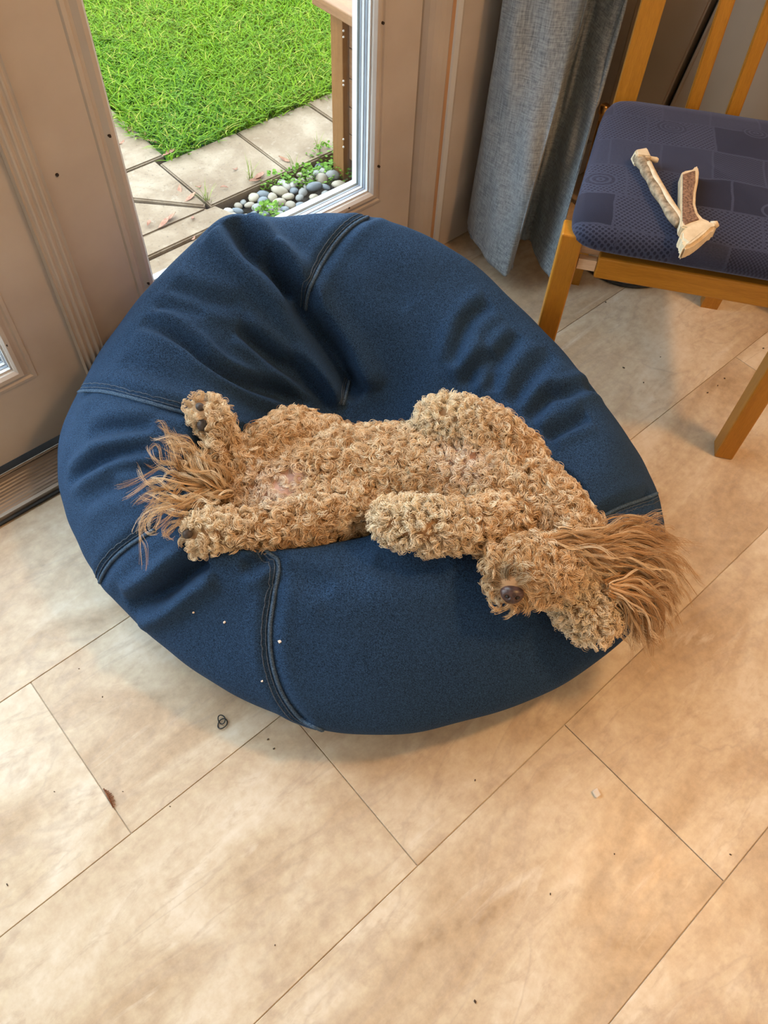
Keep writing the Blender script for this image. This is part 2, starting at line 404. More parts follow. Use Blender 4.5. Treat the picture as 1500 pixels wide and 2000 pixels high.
for i in range(9):
    a = i/8*math.pi/2
    pr.append((1.178-.058*math.sin(a), 1.165-.055*math.cos(a)))
frame_part('rebate', pr + [(1.12, 1.24), (1.179, 1.24)], MT['paint'])
box('head', (XO0-XO1, .0, 2.07), (0, .14, 2.12), MT['paint'], fr)
box('far_jamb', (XO0-XO1, .0, 0), (XO0-XO1+.07, .14, 2.1), MT['paint'], fr)

# threshold
th = empty('trim_2', (0, 1.03, 0)); tag(th, kind='structure')
prof = [(0, 0), (.001, .012)]
for i in range(9):
    y = .008 + i*.0072; z = .0125 + .0042*(i/8)
    prof += [(y, z), (y+.0012, z+.0014), (y+.0052, z+.0014), (y+.0064, z)]
prof += [(.078, .0165), (.078, 0)]
v, f = [], []
for x in (XO0, 1.20): v += [(x, y, z) for y, z in prof]
n = len(prof); f = [(i, (i+1) % n, n+(i+1) % n, n+i) for i in range(n)] + [tuple(range(n)), tuple(reversed(range(n, 2*n)))]
link('ridged_strip', mesh_from(v, f), MT['metal'], th)
box('weather_bar', (XO0, .079, 0), (1.20, .086, .019), MT['metal'], th, .002)
box('weather_strip', (XO0, .0865, 0), (1.20, .2, .012), MT['black'], th)
box('shadow_line_strip', (XO0, -.006, 0), (1.20, .0005, .004), MT['black'], th)  # black strip stands in for the shadow line along the threshold's front edge

# two glazed door leaves
def door(idx, x0, x1, gl0, gl1, zb, zt=2.065):
    d = empty('door_%d' % idx, ((x0+x1)/2, YD, .02)); tag(d, kind='structure')
    def P(name, lo, hi, mat, bev=.002):
        o = Vector(d.location); return box(name, Vector(lo)-o, Vector(hi)-o, mat, d, bev)
    T = .048
    P('stile', (x0, YD, .022), (gl0, YD+T, zt), MT['paint'], 0); P('stile', (gl1, YD, .022), (x1, YD+T, zt), MT['paint'], 0)
    P('rail', (gl0, YD, .022), (gl1, YD+T, zb), MT['paint'], .0); P('rail', (gl0, YD, 1.94), (gl1, YD+T, zt), MT['paint'], 0)
    zt2 = 1.94; o = Vector(d.location)
    def ring(name, off, w, ya, yb, mat, prof=None):   # mitred rectangular frame around the glass; off outward(+)
        loops = []
        prof = prof or [(0, ya), (w, ya), (w, yb), (0, yb)]
        V, Fc = [], []
        for (a, y) in prof:
            q = off - a
            V += [(gl0-q, y, zb-q), (gl1+q, y, zb-q), (gl1+q, y, zt2+q), (gl0-q, y, zt2+q)]
        m = len(prof)
        for i in range(m):
            j = (i+1) % m
            for k in range(4):
                k2 = (k+1) % 4; Fc.append((i*4+k, j*4+k, j*4+k2, i*4+k2))
        return link(name, mesh_from([Vector(p)-o for p in V], Fc), mat, d)
    ring('moulding', .036, 0, 0, 0, MT['paint'], [(0, YD+.001), (.003, YD-.004), (.009, YD-.005), (.012, YD-.002), (.016, YD-.003), (.024, YD-.011), (.031, YD-.010), (.035, YD-.004), (.036, YD+.006), (.02, YD+.01)])
    ring('glazing_bead', .0, .0025, YD+.002, YD+.009, MT['upvc'])
    ring('glazing_gasket', -.0015, .002, YD+.009, YD+.016, MT['gasket'])
    ring('glazing_bead', -.0025, .0022, YD+.016, YD+.023, MT['upvc'])
    ring('glazing_gasket', -.0035, .002, YD+.023, YD+.027, MT['gasket'])
    ring('glazing_bead', .0, .0062, YD+.0335, YD+.047, MT['upvc'])
    P('pane', (gl0+.002, YD+.0275, zb+.002), (gl1-.002, YD+.033, zt2-.002), MT['glass'], 0)
    return d
GB = on_y(26, 720, YD); GR = on_y(720, 368, YD); GL = on_y(300, 550, YD)
MEET = on_y(120, 600, YD).x
d1 = door(1, -.55, MEET, -.55+.12, GB.x-.002, GB.z-.002)
d2 = door(2, MEET+.002, on_y(790, 420, YD).x+.012, GL.x, GR.x, GR.z-.008)
o2 = Vector(d2.location)
# overlapping astragal strip with reeded front
pr = []; xa, xb = MEET-.002, MEET+.044
for i in range(25):
    x = xa + (xb-xa)*i/24; g = .010 + .0022*math.cos(i*math.pi/3)
    if i in (0, 24): g = .004
    pr.append((x, YD-g))
pr += [(xb, YD+.002), (xa, YD+.002)]
n = len(pr); v = [(x-o2.x, y-o2.y, 0.024-o2.z) for x, y in pr] + [(x-o2.x, y-o2.y, 2.06-o2.z) for x, y in pr]
link('astragal', mesh_from(v, [tuple(reversed(range(n))), tuple(range(n, 2*n))] + [(i, (i+1) % n, n+(i+1) % n, n+i) for i in range(n)]), MT['paint'], d2)
def disc_me(r, depth, segs=10):
    bm = bmesh.new(); bmesh.ops.create_cone(bm, cap_ends=True, segments=segs, radius1=r, radius2=r, depth=depth); return from_bm(bm)
hole_me = disc_me(.0026, .004); hole_me.materials.append(MT['hole'])
for dd, px, py in ((d2, 214, 265), (d2, 290, 553), (d2, 748, 45), (d2, 740, 325), (d2, 681, 406), (d1, 14, 673), (d2, 111, 341)):
    p = on_y(px, py, YD-.0085 if px != 111 else YD) - Vector(dd.location)
    h = link('screw_hole', hole_me, None, dd); h.location = p; h.rotation_euler[0] = math.pi/2

# ------------------------------------------------------------------ outside
ZG = -.12
tag(box('ground', (-6, 1.26, -.3), (9, 12, -.175), MT['soil']), kind='structure')
box('house_footing', (-2.5, 1.20, -.3), (2.4, 1.26, .0), MT['slab']).__setitem__('kind', 'structure')
path = empty('path', (1.2, 1.9, ZG)); tag(path, kind='structure')
def poly_prism(pts, z0, z1, bev=.004, jitter=0.0):
    bm = bmesh.new(); vs_ = [bm.verts.new((x, y, z1)) for x, y in pts]; f_ = bm.faces.new(vs_)
    r = bmesh.ops.extrude_face_region(bm, geom=[f_]); 
    for q in r['geom']:
        if isinstance(q, bmesh.types.BMVert): q.co.z = z0
    bmesh.ops.recalc_face_normals(bm, faces=bm.faces[:])
    if bev: bmesh.ops.bevel(bm, geom=[e for e in bm.edges if all(abs(v.co.z-z1) < 1e-5 for v in e.verts)], offset=bev, segments=2, affect='EDGES')
    return from_bm(bm)
def slab(pts, dz=0.0):
    me = poly_prism([(x-1.2, y-1.9) for x, y in pts], -.045, dz)
    return link('paving_slab', me, MT['slab'], path)
g = .0022
xs = [.954, 1.225, 1.498, 1.77, 2.04, 2.31]
for i in range(5): slab([(xs[i]+g, 1.744), (xs[i+1]-g, 1.744), (xs[i+1]-g, 2.004), (xs[i]+g, 2.004)], random.uniform(-.003, .003))
slab([(.940, 1.752), (.948, 1.76), (.950, 2.02), (.70, 2.02)], .002)                    # wedge
slab([(.945, 1.742), (.69, 2.01), (.69, 1.748)], -.003)                                 # triangle under it
slab([(.66, 1.661), (.99, 1.661), (.965, 1.737), (.66, 1.741)], .001)
slab([(.66, 1.30), (.94, 1.30), (.94, 1.653), (.66, 1.653)], -.004)
for i, (a, b_) in enumerate(((.36, .655), (.05, .352), (-.26, .042))):
    slab([(a, 1.30), (b_, 1.30), (b_, 1.653), (a, 1.653)], .002*(i-1)); slab([(a, 1.661), (b_, 1.661), (b_, 2.02), (a, 2.02)], -.002*(i-1))
for j in range(4): slab([(.66+.02*j, 2.03+.27*j), (.985+.01*j, 2.03+.27*j), (1.0+.012*j, 2.29+.27*j), (.66, 2.29+.27*j)], .002)
for j in range(3): slab([(.3, 2.03+.27*j), (.652, 2.03+.27*j), (.652, 2.29+.27*j), (.3, 2.29+.27*j)], -.001)
# lawn
lawn_poly = [(.99, 2.012), (2.6, 2.012), (7.5, 2.1), (7.5, 9), (-3, 9), (-3, 3.4), (1.0, 3.2), (1.045, 2.42), (1.0, 2.28)]
tag(link('lawn', poly_prism(lawn_poly, -.17, ZG-.012, 0), MT['turf']), kind='structure')
def blades(n, xr, yr, L=(.034, .068), keep=None, lean=.8, w=.0023):
    x = rng.uniform(*xr, n); y = rng.uniform(*yr, n)
    if keep is not None:
        k = keep(x, y); x, y = x[k], y[k]; n = len(x)
    l = rng.uniform(*L, n); a = rng.uniform(0, 2*np.pi, n); le = rng.uniform(.25, lean*1.6, n)*l
    dx, dy = np.cos(a), np.sin(a); sx, sy = -dy, dx
    b0 = np.stack([x, y, np.full(n, ZG-.014)], -1); ww = rng.uniform(.6, 1.25, n)*w
    V = np.zeros((n, 7, 3))
    for i, (t, wf) in enumerate(((0, 1), (.4, .95), (.75, .7))):
        c = b0 + np.stack([dx*le*t**1.8, dy*le*t**1.8, l*(t - .35*t*t)], -1)
        s = np.stack([sx, sy, 0*sx], -1)*(ww*wf)[:, None]
        V[:, 2*i] = c-s; V[:, 2*i+1] = c+s
    V[:, 6] = b0 + np.stack([dx*le, dy*le, l*.65], -1)
    base = np.arange(n)[:, None]*7
    q = np.concatenate([base + np.array([[0, 1, 3, 2]]), base + np.array([[2, 3, 5, 4]])])
    t3 = base + np.array([[4, 5, 6]])
    hue = rng.random(n); patch = .5 + .5*np.sin(x*7+1)*np.sin(y*6+.4)
    c1 = np.array([.060, .165, .002]); c2 = np.array([.205, .34, .010]); c3 = np.array([.36, .36, .06])
    col = c1 + (c2-c1)*hue[:, None]; dry = (rng.random(n) < .05 + .07*patch)[:, None]; col = np.where(dry, c3, col)
    me = bpy.data.meshes.new('grass_blades')
    nv = n*7; me.vertices.add(nv); me.vertices.foreach_set('co', V.reshape(-1))
    nl = q.size + t3.size; me.loops.add(nl); me.loops.foreach_set('vertex_index', np.concatenate([q.reshape(-1), t3.reshape(-1)]).astype(np.int32))
    npoly = len(q)+len(t3); me.polygons.add(npoly)
    me.polygons.foreach_set('loop_start', np.concatenate([np.arange(len(q))*4, q.size + np.arange(len(t3))*3]).astype(np.int32))
    me.update(calc_edges=True); me.validate()
    at = me.color_attributes.new('tint', 'FLOAT_COLOR', 'POINT'); at.data.foreach_set('color', np.repeat(np.concatenate([col, np.ones((n, 1))], 1), 7, 0).reshape(-1))
    me.shade_smooth(); return me
edge = lambda x, y: (x > .985 + .02*np.sin(y*25)) & (y > 2.012 - .02*rng.random(len(x)))
g1 = link('grass', blades(115000, (.95, 2.95), (1.985, 4.1), keep=edge), MT['grass'])
tag(g1, 'short green lawn grass seen through the door glass', 'grass', kind='stuff')
g2 = link('grass', blades(60000, (-1.5, 5.5), (2.0, 6.5), (.05, .08), lambda x, y: ((y > 4.1) | (x > 2.95) | ((x < .95) & (y > 3.35))) & (y > 2.02), w=.006), MT['grass'])
g2.parent = g1; g2.name = 'outer_blades'; g2['kind'] = 'stuff'

# pebbles in the bed by the door
def pebble_mesh(seed):
    bm = bmesh.new(); bmesh.ops.create_icosphere(bm, subdivisions=2, radius=1); r = random.Random(seed)
    ph = [r.uniform(0, 6) for _ in range(3)]
    for q in bm.verts:
        c = q.co; q.co = c*(1 + .10*math.sin(2*c.x+ph[0]) + .08*math.sin(2.6*c.y+ph[1]))
    return from_bm(bm, True)
pm = [[None]*5 for _ in range(4)]
for a in range(4):
    for b_ in range(5):
        me = pebble_mesh(a*7+1); me.materials.append(PEB[b_]); pm[a][b_] = me
spots = []
def try_peb(x, y, r):
    for (X, Y, R) in spots:
        if (x-X)**2 + (y-Y)**2 < (.80*(r+R))**2: return False
    spots.append((x, y, r)); return True
rp = random.Random(3); cnt = 0
for _ in range(9000):
    x = rp.uniform(.975, 1.325); y = rp.uniform(1.30, 1.725); r = rp.uniform(.011, .022)
    if x > 1.33 and y > 1.5: continue
    if try_peb(x, y, r):
        k = rp.random(); ci = 0 if k < .32 else 1 if k < .55 else 2 if k < .75 else 3 if k < .9 else 4
        p = link('pebble', pm[rp.randrange(4)][ci], None); p.location = (x, y, -.146 + r*.35 + rp.uniform(0, .008)); p.scale = (r*rp.uniform(1.0, 1.3), r*rp.uniform(.8, 1.0), r*.62)
        p.rotation_euler = (rp.uniform(-.3, .3), rp.uniform(-.3, .3), rp.uniform(0, 6.3))
        tag(p, ['dark blue grey', 'cream', 'mid grey', 'whitish', 'tan'][ci] + ' rounded pebble in the stone bed outside the door', 'pebble', 'pebbles in the bed outside the door'); cnt += 1
        if cnt > 150: break
# leafy weeds and tufts
def weed(loc, R, n, seed, label, hgt=.05):
    r = random.Random(seed); V, Fc = [], []
    for i in range(n):
        a = r.uniform(0, 6.28); d = R*math.sqrt(r.random()); c = Vector((d*math.cos(a), d*math.sin(a)*.8, r.uniform(.004, hgt)*(1-.5*d/R)))
        t = Vector((math.cos(a+r.uniform(-.9, .9)), math.sin(a+r.uniform(-.9, .9)), r.uniform(-.1, .7))).normalized(); s = t.cross(Vector((0, 0, 1))).normalized()
        u = s.cross(t); l = r.uniform(.007, .014); w = l*.42; b0 = len(V)
        V += [c, c+t*l*.35+s*w, c+t*l*.35-s*w, c+t*l*.75+s*w*.8+u*.001, c+t*l*.75-s*w*.8+u*.001, c+t*l]
        Fc += [(b0, b0+1, b0+2), (b0+1, b0+3, b0+4, b0+2), (b0+3, b0+5, b0+4)]
    o = link('weed', mesh_from(V, Fc), MT['leaf']); o.location = loc
    return tag(o, label, 'weed', 'weeds around the pebble bed')
def opz(px, py, z=-.15): return on_z(px, py, z)
for i, (px, py, R, n, lb) in enumerate(((535, 365, .045, 150, 'leafy green weed on the pebbles beside the long slab edge'), (590, 352, .06, 200, 'broad patch of small leafed weed in the middle of the pebbles'), (635, 312, .06, 200, 'bright green weed clump just before the timber post'), (668, 340, .05, 150, 'weed at the foot of the timber post in the glass corner'), (525, 425, .045, 140, 'low weed peeping over the top of the denim beanbag'), (620, 355, .05, 150, 'thin weed patch low between post and pebbles'))):
    weed(opz(px, py), R, n, i+11, lb)
def tuft(px, py, n, h, seed, label, z=-.13, dry=False):
    r = random.Random(seed); V, Fc = [], []
    for i in range(n):
        a = r.uniform(0, 6.28); l = h*r.uniform(.5, 1); le = l*r.uniform(.2, .9); w = .0011; b0 = len(V)
        d = Vector((math.cos(a), math.sin(a), 0)); s = Vector((-d.y, d.x, 0))*w; o = Vector((r.uniform(-.008, .008), r.uniform(-.008, .008), 0))
        for t in (0, .35, .7): V += [o+d*le*t**2+Vector((0, 0, l*t))-s*(1-.5*t), o+d*le*t**2+Vector((0, 0, l*t))+s*(1-.5*t)]
        V.append(o+d*le+Vector((0, 0, l*.9))); Fc += [(b0, b0+1, b0+3, b0+2), (b0+2, b0+3, b0+5, b0+4), (b0+4, b0+5, b0+6)]
    ob = link('grass_tuft', mesh_from(V, Fc), MT['straw']); ob.location = on_z(px, py, z); return tag(ob, label, 'grass tuft', 'grass tufts along the slab edge')
tuft(405, 403, 16, .075, 1, 'yellowish grass tuft at the corner where three slabs meet', -.14)
tuft(490, 362, 14, .08, 2, 'pale grass tuft midway along the slab edge by the pebbles', -.14)
tuft(622, 305, 9, .075, 3, 'upright grass tuft near the timber post', -.14)
tuft(575, 335, 10, .06, 4, 'wispy grass tuft between two weeds on the slab edge', -.14)
def dead_leaf(px, py, L, ang, seed):
    r = random.Random(seed); V, Fc = [], []
    for i in range(7):
        t = i/6; w = L*.16*math.sin(math.pi*min(1, t*.95+.04)) ; z = .002 + .004*math.sin(t*3+seed); b = .25*L*(t-.5)**2
        V += [((t-.5)*L, b-w, z), ((t-.5)*L, b+w, z+.002*math.sin(seed))]
        if i: k = 2*i; Fc.append((k-2, k-1, k+1, k))
    o = link('dry_leaf', mesh_from(V, Fc), MT['dead']); o.location = on_z(px, py, ZG+.003); o.rotation_euler[2] = ang
    sm = o.modifiers.new('thickness', 'SOLIDIFY'); sm.thickness = .0008
    return tag(o, 'small russet dry leaf lying on the paving slabs', 'leaf', 'dry leaves on the paving slabs')
for i, (px, py, L, a) in enumerate(((332, 300, .05, .1), (297, 277, .045, 1.8), (253, 253, .05, .9), (238, 278, .03, .4), (350, 372, .045, .8), (372, 386, .05, .2), (438, 367, .022, 2.6), (508, 345, .05, .35), (500, 352, .045, .1), (460, 330, .02, .2), (556, 310, .04, 1.9), (332, 425, .045, .1), (322, 436, .05, .4), (292, 437, .03, .8), (377, 427, .025, .9), (388, 365, .02, .0), (378, 465, .02, .4), (284, 212+50, .02, 1.1))):
    dead_leaf(px, py, L, a, i)

# timber planter with post, boards and capping
pl = empty('timber_planter', (1.36, 1.69, ZG-.04)); tag(pl, 'orange stained timber planter with corner post and capping rail outside the glass', 'planter')
PX0 = 1.352
def plp(name, lo, hi, mat, bev=.002): o = Vector(pl.location); return box(name, Vector(lo)-o, Vector(hi)-o, mat, pl, bev)
plp('post', (PX0-.002, 1.642, -.16), (PX0+.05, 1.690, .30), MT['cedar'])
zz = -.09
for i in range(5):
    plp('board', (PX0+.018, 1.29, zz+.0015), (PX0+.036, 1.640, zz+.0755), MT['cedary']); zz += .077
plp('post', (PX0+.02, 1.29, -.16), (PX0+.07, 1.335, .295), MT['cedar'])
plp('capping', (PX0-.025, 1.29, .30), (PX0+.075, 1.735, .326), MT['cedary'], .003)
zz = -.09
for i in range(5):
    plp('board', (PX0+.052, 1.662, zz+.0015), (2.1, 1.68, zz+.0755), MT['cedary']); zz += .077
plp('capping', (PX0+.0755, 1.64, .30), (2.12, 1.735, .326), MT['cedary'], .003)
plp('soil_fill', (PX0+.037, 1.29, -.16), (2.1, 1.66, .22), MT['soil'], 0)
nail = disc_me(.0028, .002, 8); nail.materials.append(MT['white'])
for py in (60, 72, 158, 166, 272, 287):
    q = on_y(671, py, 1.6415) - Vector(pl.location); h = link('screw_head', nail, None, pl); h.location = (q.x, 1.6415-1.69, q.z); h.rotation_euler[0] = math.pi/2

# ------------------------------------------------------------------ curtain
def curtain():
    # plan-view fold lines at the hem and higher up, swept between
    T = .55; V2 = lambda *l: [Vector((x, y, 0)) for x, y in l]
    q = [on_z(*p, .05) for p in ((925, 470), (950, 505), (985, 537), (1072, 541))]
    hem = V2((1.36, 1.075), (1.32, 1.085), (1.277, 1.085), *((w.x, w.y) for w in q[:3]), (1.228, .893), (1.262, .915), (1.31, .955), (1.335, .955), (1.335, .93), (1.305, .875), (q[3].x, q[3].y), (1.296, .836), (1.34, .88), (1.43, .96), (1.50, .985))
    top = V2((1.34, 1.07), (1.30, 1.08), (1.262, 1.058), (1.268, 1.02), (1.30, .97), (1.340, .937), (1.355, .940), (1.385, .96), (1.43, .99), (1.455, .995), (1.457, .98), (1.445, .945), (1.446, .914), (1.456, .926), (1.48, .95), (1.53, .99), (1.58, 1.0))
    A, B = smooth_path(hem, 9), smooth_path(top, 9); n = len(A); nz = 70; V = []
    for j in range(nz+1):
        z = .05 + (2.1-.05)*(j/nz)**1.5; t = (z-.05)/(T-.05); s = min(t, 1) if t < 1 else 1 + .35*(1-math.exp(-(t-1)*.6))
        for i in range(n):
            p = A[i].lerp(B[i], s); w = .004*math.sin(i*.55+z*5)*math.sin(z*9+i*.12) + .0025*math.sin(z*31+i*.35)
            V.append((p.x + w, min(p.y + w*.6, 1.084), z - (.004*math.sin(i*.2) if j == 0 else 0)))
    Fc = [(j*n+i, j*n+i+1, (j+1)*n+i+1, (j+1)*n+i) for j in range(nz) for i in range(n-1)]
    o = link('curtain', mesh_from(V, Fc, True), MT['curtain'])
    s = o.modifiers.new('cloth_thickness', 'SOLIDIFY'); s.thickness = .003; s.offset = -1
    return tag(o, 'grey blue linen curtain hanging in two deep folds beside the door', 'curtain')
curtain()

# ------------------------------------------------------------------ radiator panels and valve behind the chair
rd = empty('radiator', (1.66, .85, 0)); tag(rd, 'flat cream radiator panel with a dark gap and brass valve behind the chair', 'radiator')
def rpanel(pts, x0, x1, name, mat, bev=.004):     # polygon in the y-z plane
    bm = bmesh.new(); vs_ = [bm.verts.new((x0-1.66, y-.85, z)) for y, z in pts]; f_ = bm.faces.new(vs_)
    r = bmesh.ops.extrude_face_region(bm, geom=[f_])
    for q in r['geom']:
        if isinstance(q, bmesh.types.BMVert): q.co.x = x1-1.66
    bmesh.ops.recalc_face_normals(bm, faces=bm.faces[:])
    if bev: bmesh.ops.bevel(bm, geom=bm.edges[:], offset=bev, segments=2, affect='EDGES')
    return link(name, from_bm(bm), mat, rd)
ga, gb = on_x(1295, 205, 1.62), on_x(1388, 0, 1.62); sl = (gb.y-ga.y)/(gb.z-ga.z)
def gy(z, o=0): return ga.y + (z-ga.z)*sl + o
zt = .78; zb = .12
rpanel([(gy(zb), zb), (1.0, zb), (1.0, zt), (gy(zt), zt)], 1.62, 1.66, 'panel', MT['radiator'])
rpanel([(gy(zb, -.014), zb), (gy(zt, -.014), zt), (.38, zt), (.38, zb)], 1.62, 1.66, 'panel', MT['radiator'])
rpanel([(gy(zb, -.018), zb), (gy(zt, -.018), zt), (gy(zt, -.024), zt), (gy(zb, -.024), zb)], 1.616, 1.621, 'edge_bead', MT['radiator'], .0015)
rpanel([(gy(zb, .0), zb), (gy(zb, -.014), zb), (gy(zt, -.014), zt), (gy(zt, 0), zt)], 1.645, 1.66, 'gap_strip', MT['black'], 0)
rpanel([(.40, zb), (1.01, zb), (1.01, zb+.02), (.40, zb+.02)], 1.661, 1.735, 'bracket', MT['radiator'], 0)
vp = on_y(1188, 212, 1.0)-Vector((1.66, .85, 0)); vp.x = 1.61-1.66
tube('valve', [vp+Vector((0, .0, -.022)), vp+Vector((0, 0, -.008)), vp+Vector((0, 0, -.006)), vp+Vector((0, 0, .012)), vp+Vector((0, 0, .016))], [.008, .008, .012, .012, .007], MT['brass'], rd, 10)
tube('pipe', [(vp.x, vp.y, 0), (vp.x, vp.y, vp.z-.02)], .0075, MT['brass'], rd, 10)

# ------------------------------------------------------------------ chair
BU, BD = Vector((.582, -.813, 0)), Vector((.813, .582, 0)); BASE = Vector((.945, .603, 0))
chair = empty('dining_chair', BASE, math.atan2(BU.y, BU.x)); tag(chair, 'honey varnished wooden dining chair with a navy patterned seat beside the beanbag', 'chair')
# local axes: x = across the front, y = towards the back
def cbox(name, lo, hi, mat, bev=.003): return box(name, lo, hi, mat, chair, bev)
def beam(name, a, b, wx, wy, mat, bev=.003):      # box between two centre points, mostly upright
    bm = bmesh.new(); a, b = Vector(a), Vector(b)
    V = [bm.verts.new(p + Vector((sx*wx/2, sy*wy/2, 0))) for p in (a, b) for sx, sy in ((-1, -1), (1, -1), (1, 1), (-1, 1))]
    for f_ in ((3, 2, 1, 0), (4, 5, 6, 7), (0, 1, 5, 4), (1, 2, 6, 5), (2, 3, 7, 6), (3, 0, 4, 7)): bm.faces.new([V[i] for i in f_])
    bmesh.ops.bevel(bm, geom=bm.edges[:], offset=bev, segments=2, affect='EDGES'); return link(name, from_bm(bm), mat, chair)
cbox('front_leg', (0, 0, 0), (.036, .042, .442), MT['oak']); cbox('front_leg', (.404, 0, 0), (.44, .042, .442), MT['oak'])
for x in (.074, .396):
    bm = bmesh.new(); w, dp = .038, .030
    secs = [(0, .468), (.25, .430), (.44, .421), (.64, .424), (.95, .45)]
    R = []
    for z, d in secs: R.append([bm.verts.new((x+sx*w/2, d+sy*dp/2, z)) for sx, sy in ((-1, -1), (1, -1), (1, 1), (-1, 1))])
    for i in range(len(R)-1):
        for k in range(4): bm.faces.new((R[i][k], R[i][(k+1) % 4], R[i+1][(k+1) % 4], R[i+1][k]))
    bm.faces.new(R[0][::-1]); bm.faces.new(R[-1])
    link('back_post', from_bm(bm), MT['oak'], chair)
cbox('front_rail', (.068, .003, .368), (.402, .024, .408), MT['oakx'])
cbox('loose_tenon', (.037, .006, .378), (.0675, .020, .398), MT['rawwood'], .001)
cbox('corner_block', (.037, .022, .398), (.075, .05, .412), MT['rawwood'], .001)
for sx in (0, 1):
    a = Vector((.018, .04, .39)) if sx == 0 else Vector((.422, .04, .39)); b = Vector((.074, .41, .39)) if sx == 0 else Vector((.396, .41, .39))
    bm = bmesh.new(); o = Vector((.01, 0, 0)); V = []
    for p in (a, b):
        for dx, dz in ((-.01, -.02), (.01, -.02), (.01, .02), (-.01, .02)): V.append(bm.verts.new(p + Vector((dx, 0, dz))))
    for f_ in ((3, 2, 1, 0), (4, 5, 6, 7), (0, 1, 5, 4), (1, 2, 6, 5), (2, 3, 7, 6), (3, 0, 4, 7)): bm.faces.new([V[i] for i in f_])
    bmesh.ops.bevel(bm, geom=bm.edges[:], offset=.002, segments=1, affect='EDGES'); link('side_rail', from_bm(bm), MT['oak'], chair)
cbox('rear_rail', (.094, .412, .37), (.376, .43, .41), MT['oakx'])
for x0, x1 in ((.186, .210), (.259, .283)):
    beam('back_slat', ((x0+x1)/2, .418, .40), ((x0+x1)/2-.007, .424, .66), x1-x0, .013, MT['oak'], .002)
    beam('back_slat', ((x0+x1)/2-.007, .424, .655), ((x0+x1)/2-.01, .447, .93), x1-x0, .0128, MT['oak'], .002)
cbox('top_rail', (.055, .436, .925), (.415, .464, .985), MT['oakx'], .006)
# upholstered pad: rounded, slightly domed, wider at the front
def seat_pad():
    nu, nv = 44, 44; V, Fc, UV = [], [], []
    hw = lambda v: (.006 + .034*max(0, v), .434 - .034*max(0, v))
    def outline(s):      # rounded trapezoid by superellipse
        a = s*2*math.pi; e = .22; c, sn = math.cos(a), math.sin(a)
        q = lambda t: math.copysign(abs(t)**e, t)
        v = .5+.5*q(sn)*.999; x0, x1 = hw(v); return Vector(((x0+x1)/2 + (x1-x0)/2*q(c), -.018 + v*.425, 0))
    ring = 96; cen = Vector((.22, .195, 0))
    prof = [(0.0, .428), (.90, .4275), (.965, .429), (.99, .436), (1.0, .447), (.995, .456), (.975, .464), (.93, .470), (.80, .4755), (.6, .479), (.4, .481), (.2, .482), (0, .4825)]
    for k, (s, z) in enumerate(prof):
        for i in range(ring):
            o = outline(i/ring); p = cen.lerp(o, s); wz = .0015*math.sin(p.x*40)*math.sin(p.y*33) if k > 4 else 0
            V.append((p.x, p.y, z+wz)); 
    for k in range(len(prof)-1):
        for i in range(ring): j = (i+1) % ring; Fc.append((k*ring+i, k*ring+j, (k+1)*ring+j, (k+1)*ring+i))
    me = mesh_from(V, Fc, True); uv = me.uv_layers.new(name='UVMap')
    for l in me.loops: c = me.vertices[l.vertex_index].co; uv.data[l.index].uv = (c.x, c.y + (c.z-.47)*.6)
    return link('seat_pad', me, MT['cushion'], chair)
seat_pad()

# antler chews lying on the seat
ZS = .487
def sp(px, py, z=ZS): return on_z(px, py, z)
def antler_long():
    pts = smooth_path([sp(1252, 308, .494), sp(1262, 332, .494), sp(1278, 362, .493), sp(1302, 402, .492), sp(1328, 440, .491)], 6); n = len(pts)
    o = empty('antler_chew', pts[n//2]-Vector((0, 0, .008))); c = Vector(o.location); loc = [p-c for p in pts]
    rad = [.0145, .0145, .0135, .0125, .0115] + [.0095 + .0012*math.sin(i*.9) for i in range(n-5)]
    tube('bark_side', loc, rad, MT['bark'], o, 12, .72)
    side = Vector((BU.x, BU.y, .35)).normalized()*.0062
    tube('ivory_strip', [p+side+Vector((0, 0, .0015)) for p in loc[4:]], [.0055]*(n-4), MT['ivory'], o, 8)
    a = loc[0]; d = (loc[0]-loc[2]).normalized(); s = d.cross(Vector((0, 0, 1))).normalized()
    bm = bmesh.new()
    r0 = [a-d*.012+s*.012+Vector((0, 0, -.009)), a-d*.012-s*.013+Vector((0, 0, -.009)), a-d*.010-s*.012+Vector((0, 0, .011)), a-d*.014+s*.011+Vector((0, 0, .011))]
    r1 = [a+d*.012+s*.012+Vector((0, 0, -.009)), a+d*.010-s*.014+Vector((0, 0, -.009)), a+d*.008-s*.010+Vector((0, 0, .010)), a+d*.013+s*.010+Vector((0, 0, .011))]
    V = [bm.verts.new(p) for p in r0+r1]
    for f_ in ((3, 2, 1, 0), (4, 5, 6, 7), (0, 1, 5, 4), (1, 2, 6, 5), (2, 3, 7, 6), (3, 0, 4, 7)): bm.faces.new([V[i] for i in f_])
    bmesh.ops.bevel(bm, geom=bm.edges[:], offset=.002, segments=2, affect='EDGES'); link('cut_end', from_bm(bm), MT['ivory'], o)
    k = sp(1281, 313, .496)-c
    tube('knob', [a+Vector((0, 0, .002)), (a+k)/2+Vector((0, 0, .002)), k, k+(k-a).normalized()*.004], [.004, .0032, .0052, .003], MT['ivory'], o, 8)
    return tag(o, 'curved antler chew with a knob and grey brown bark on the seat', 'antler chew', 'antler chews on the chair seat')
antler_long()
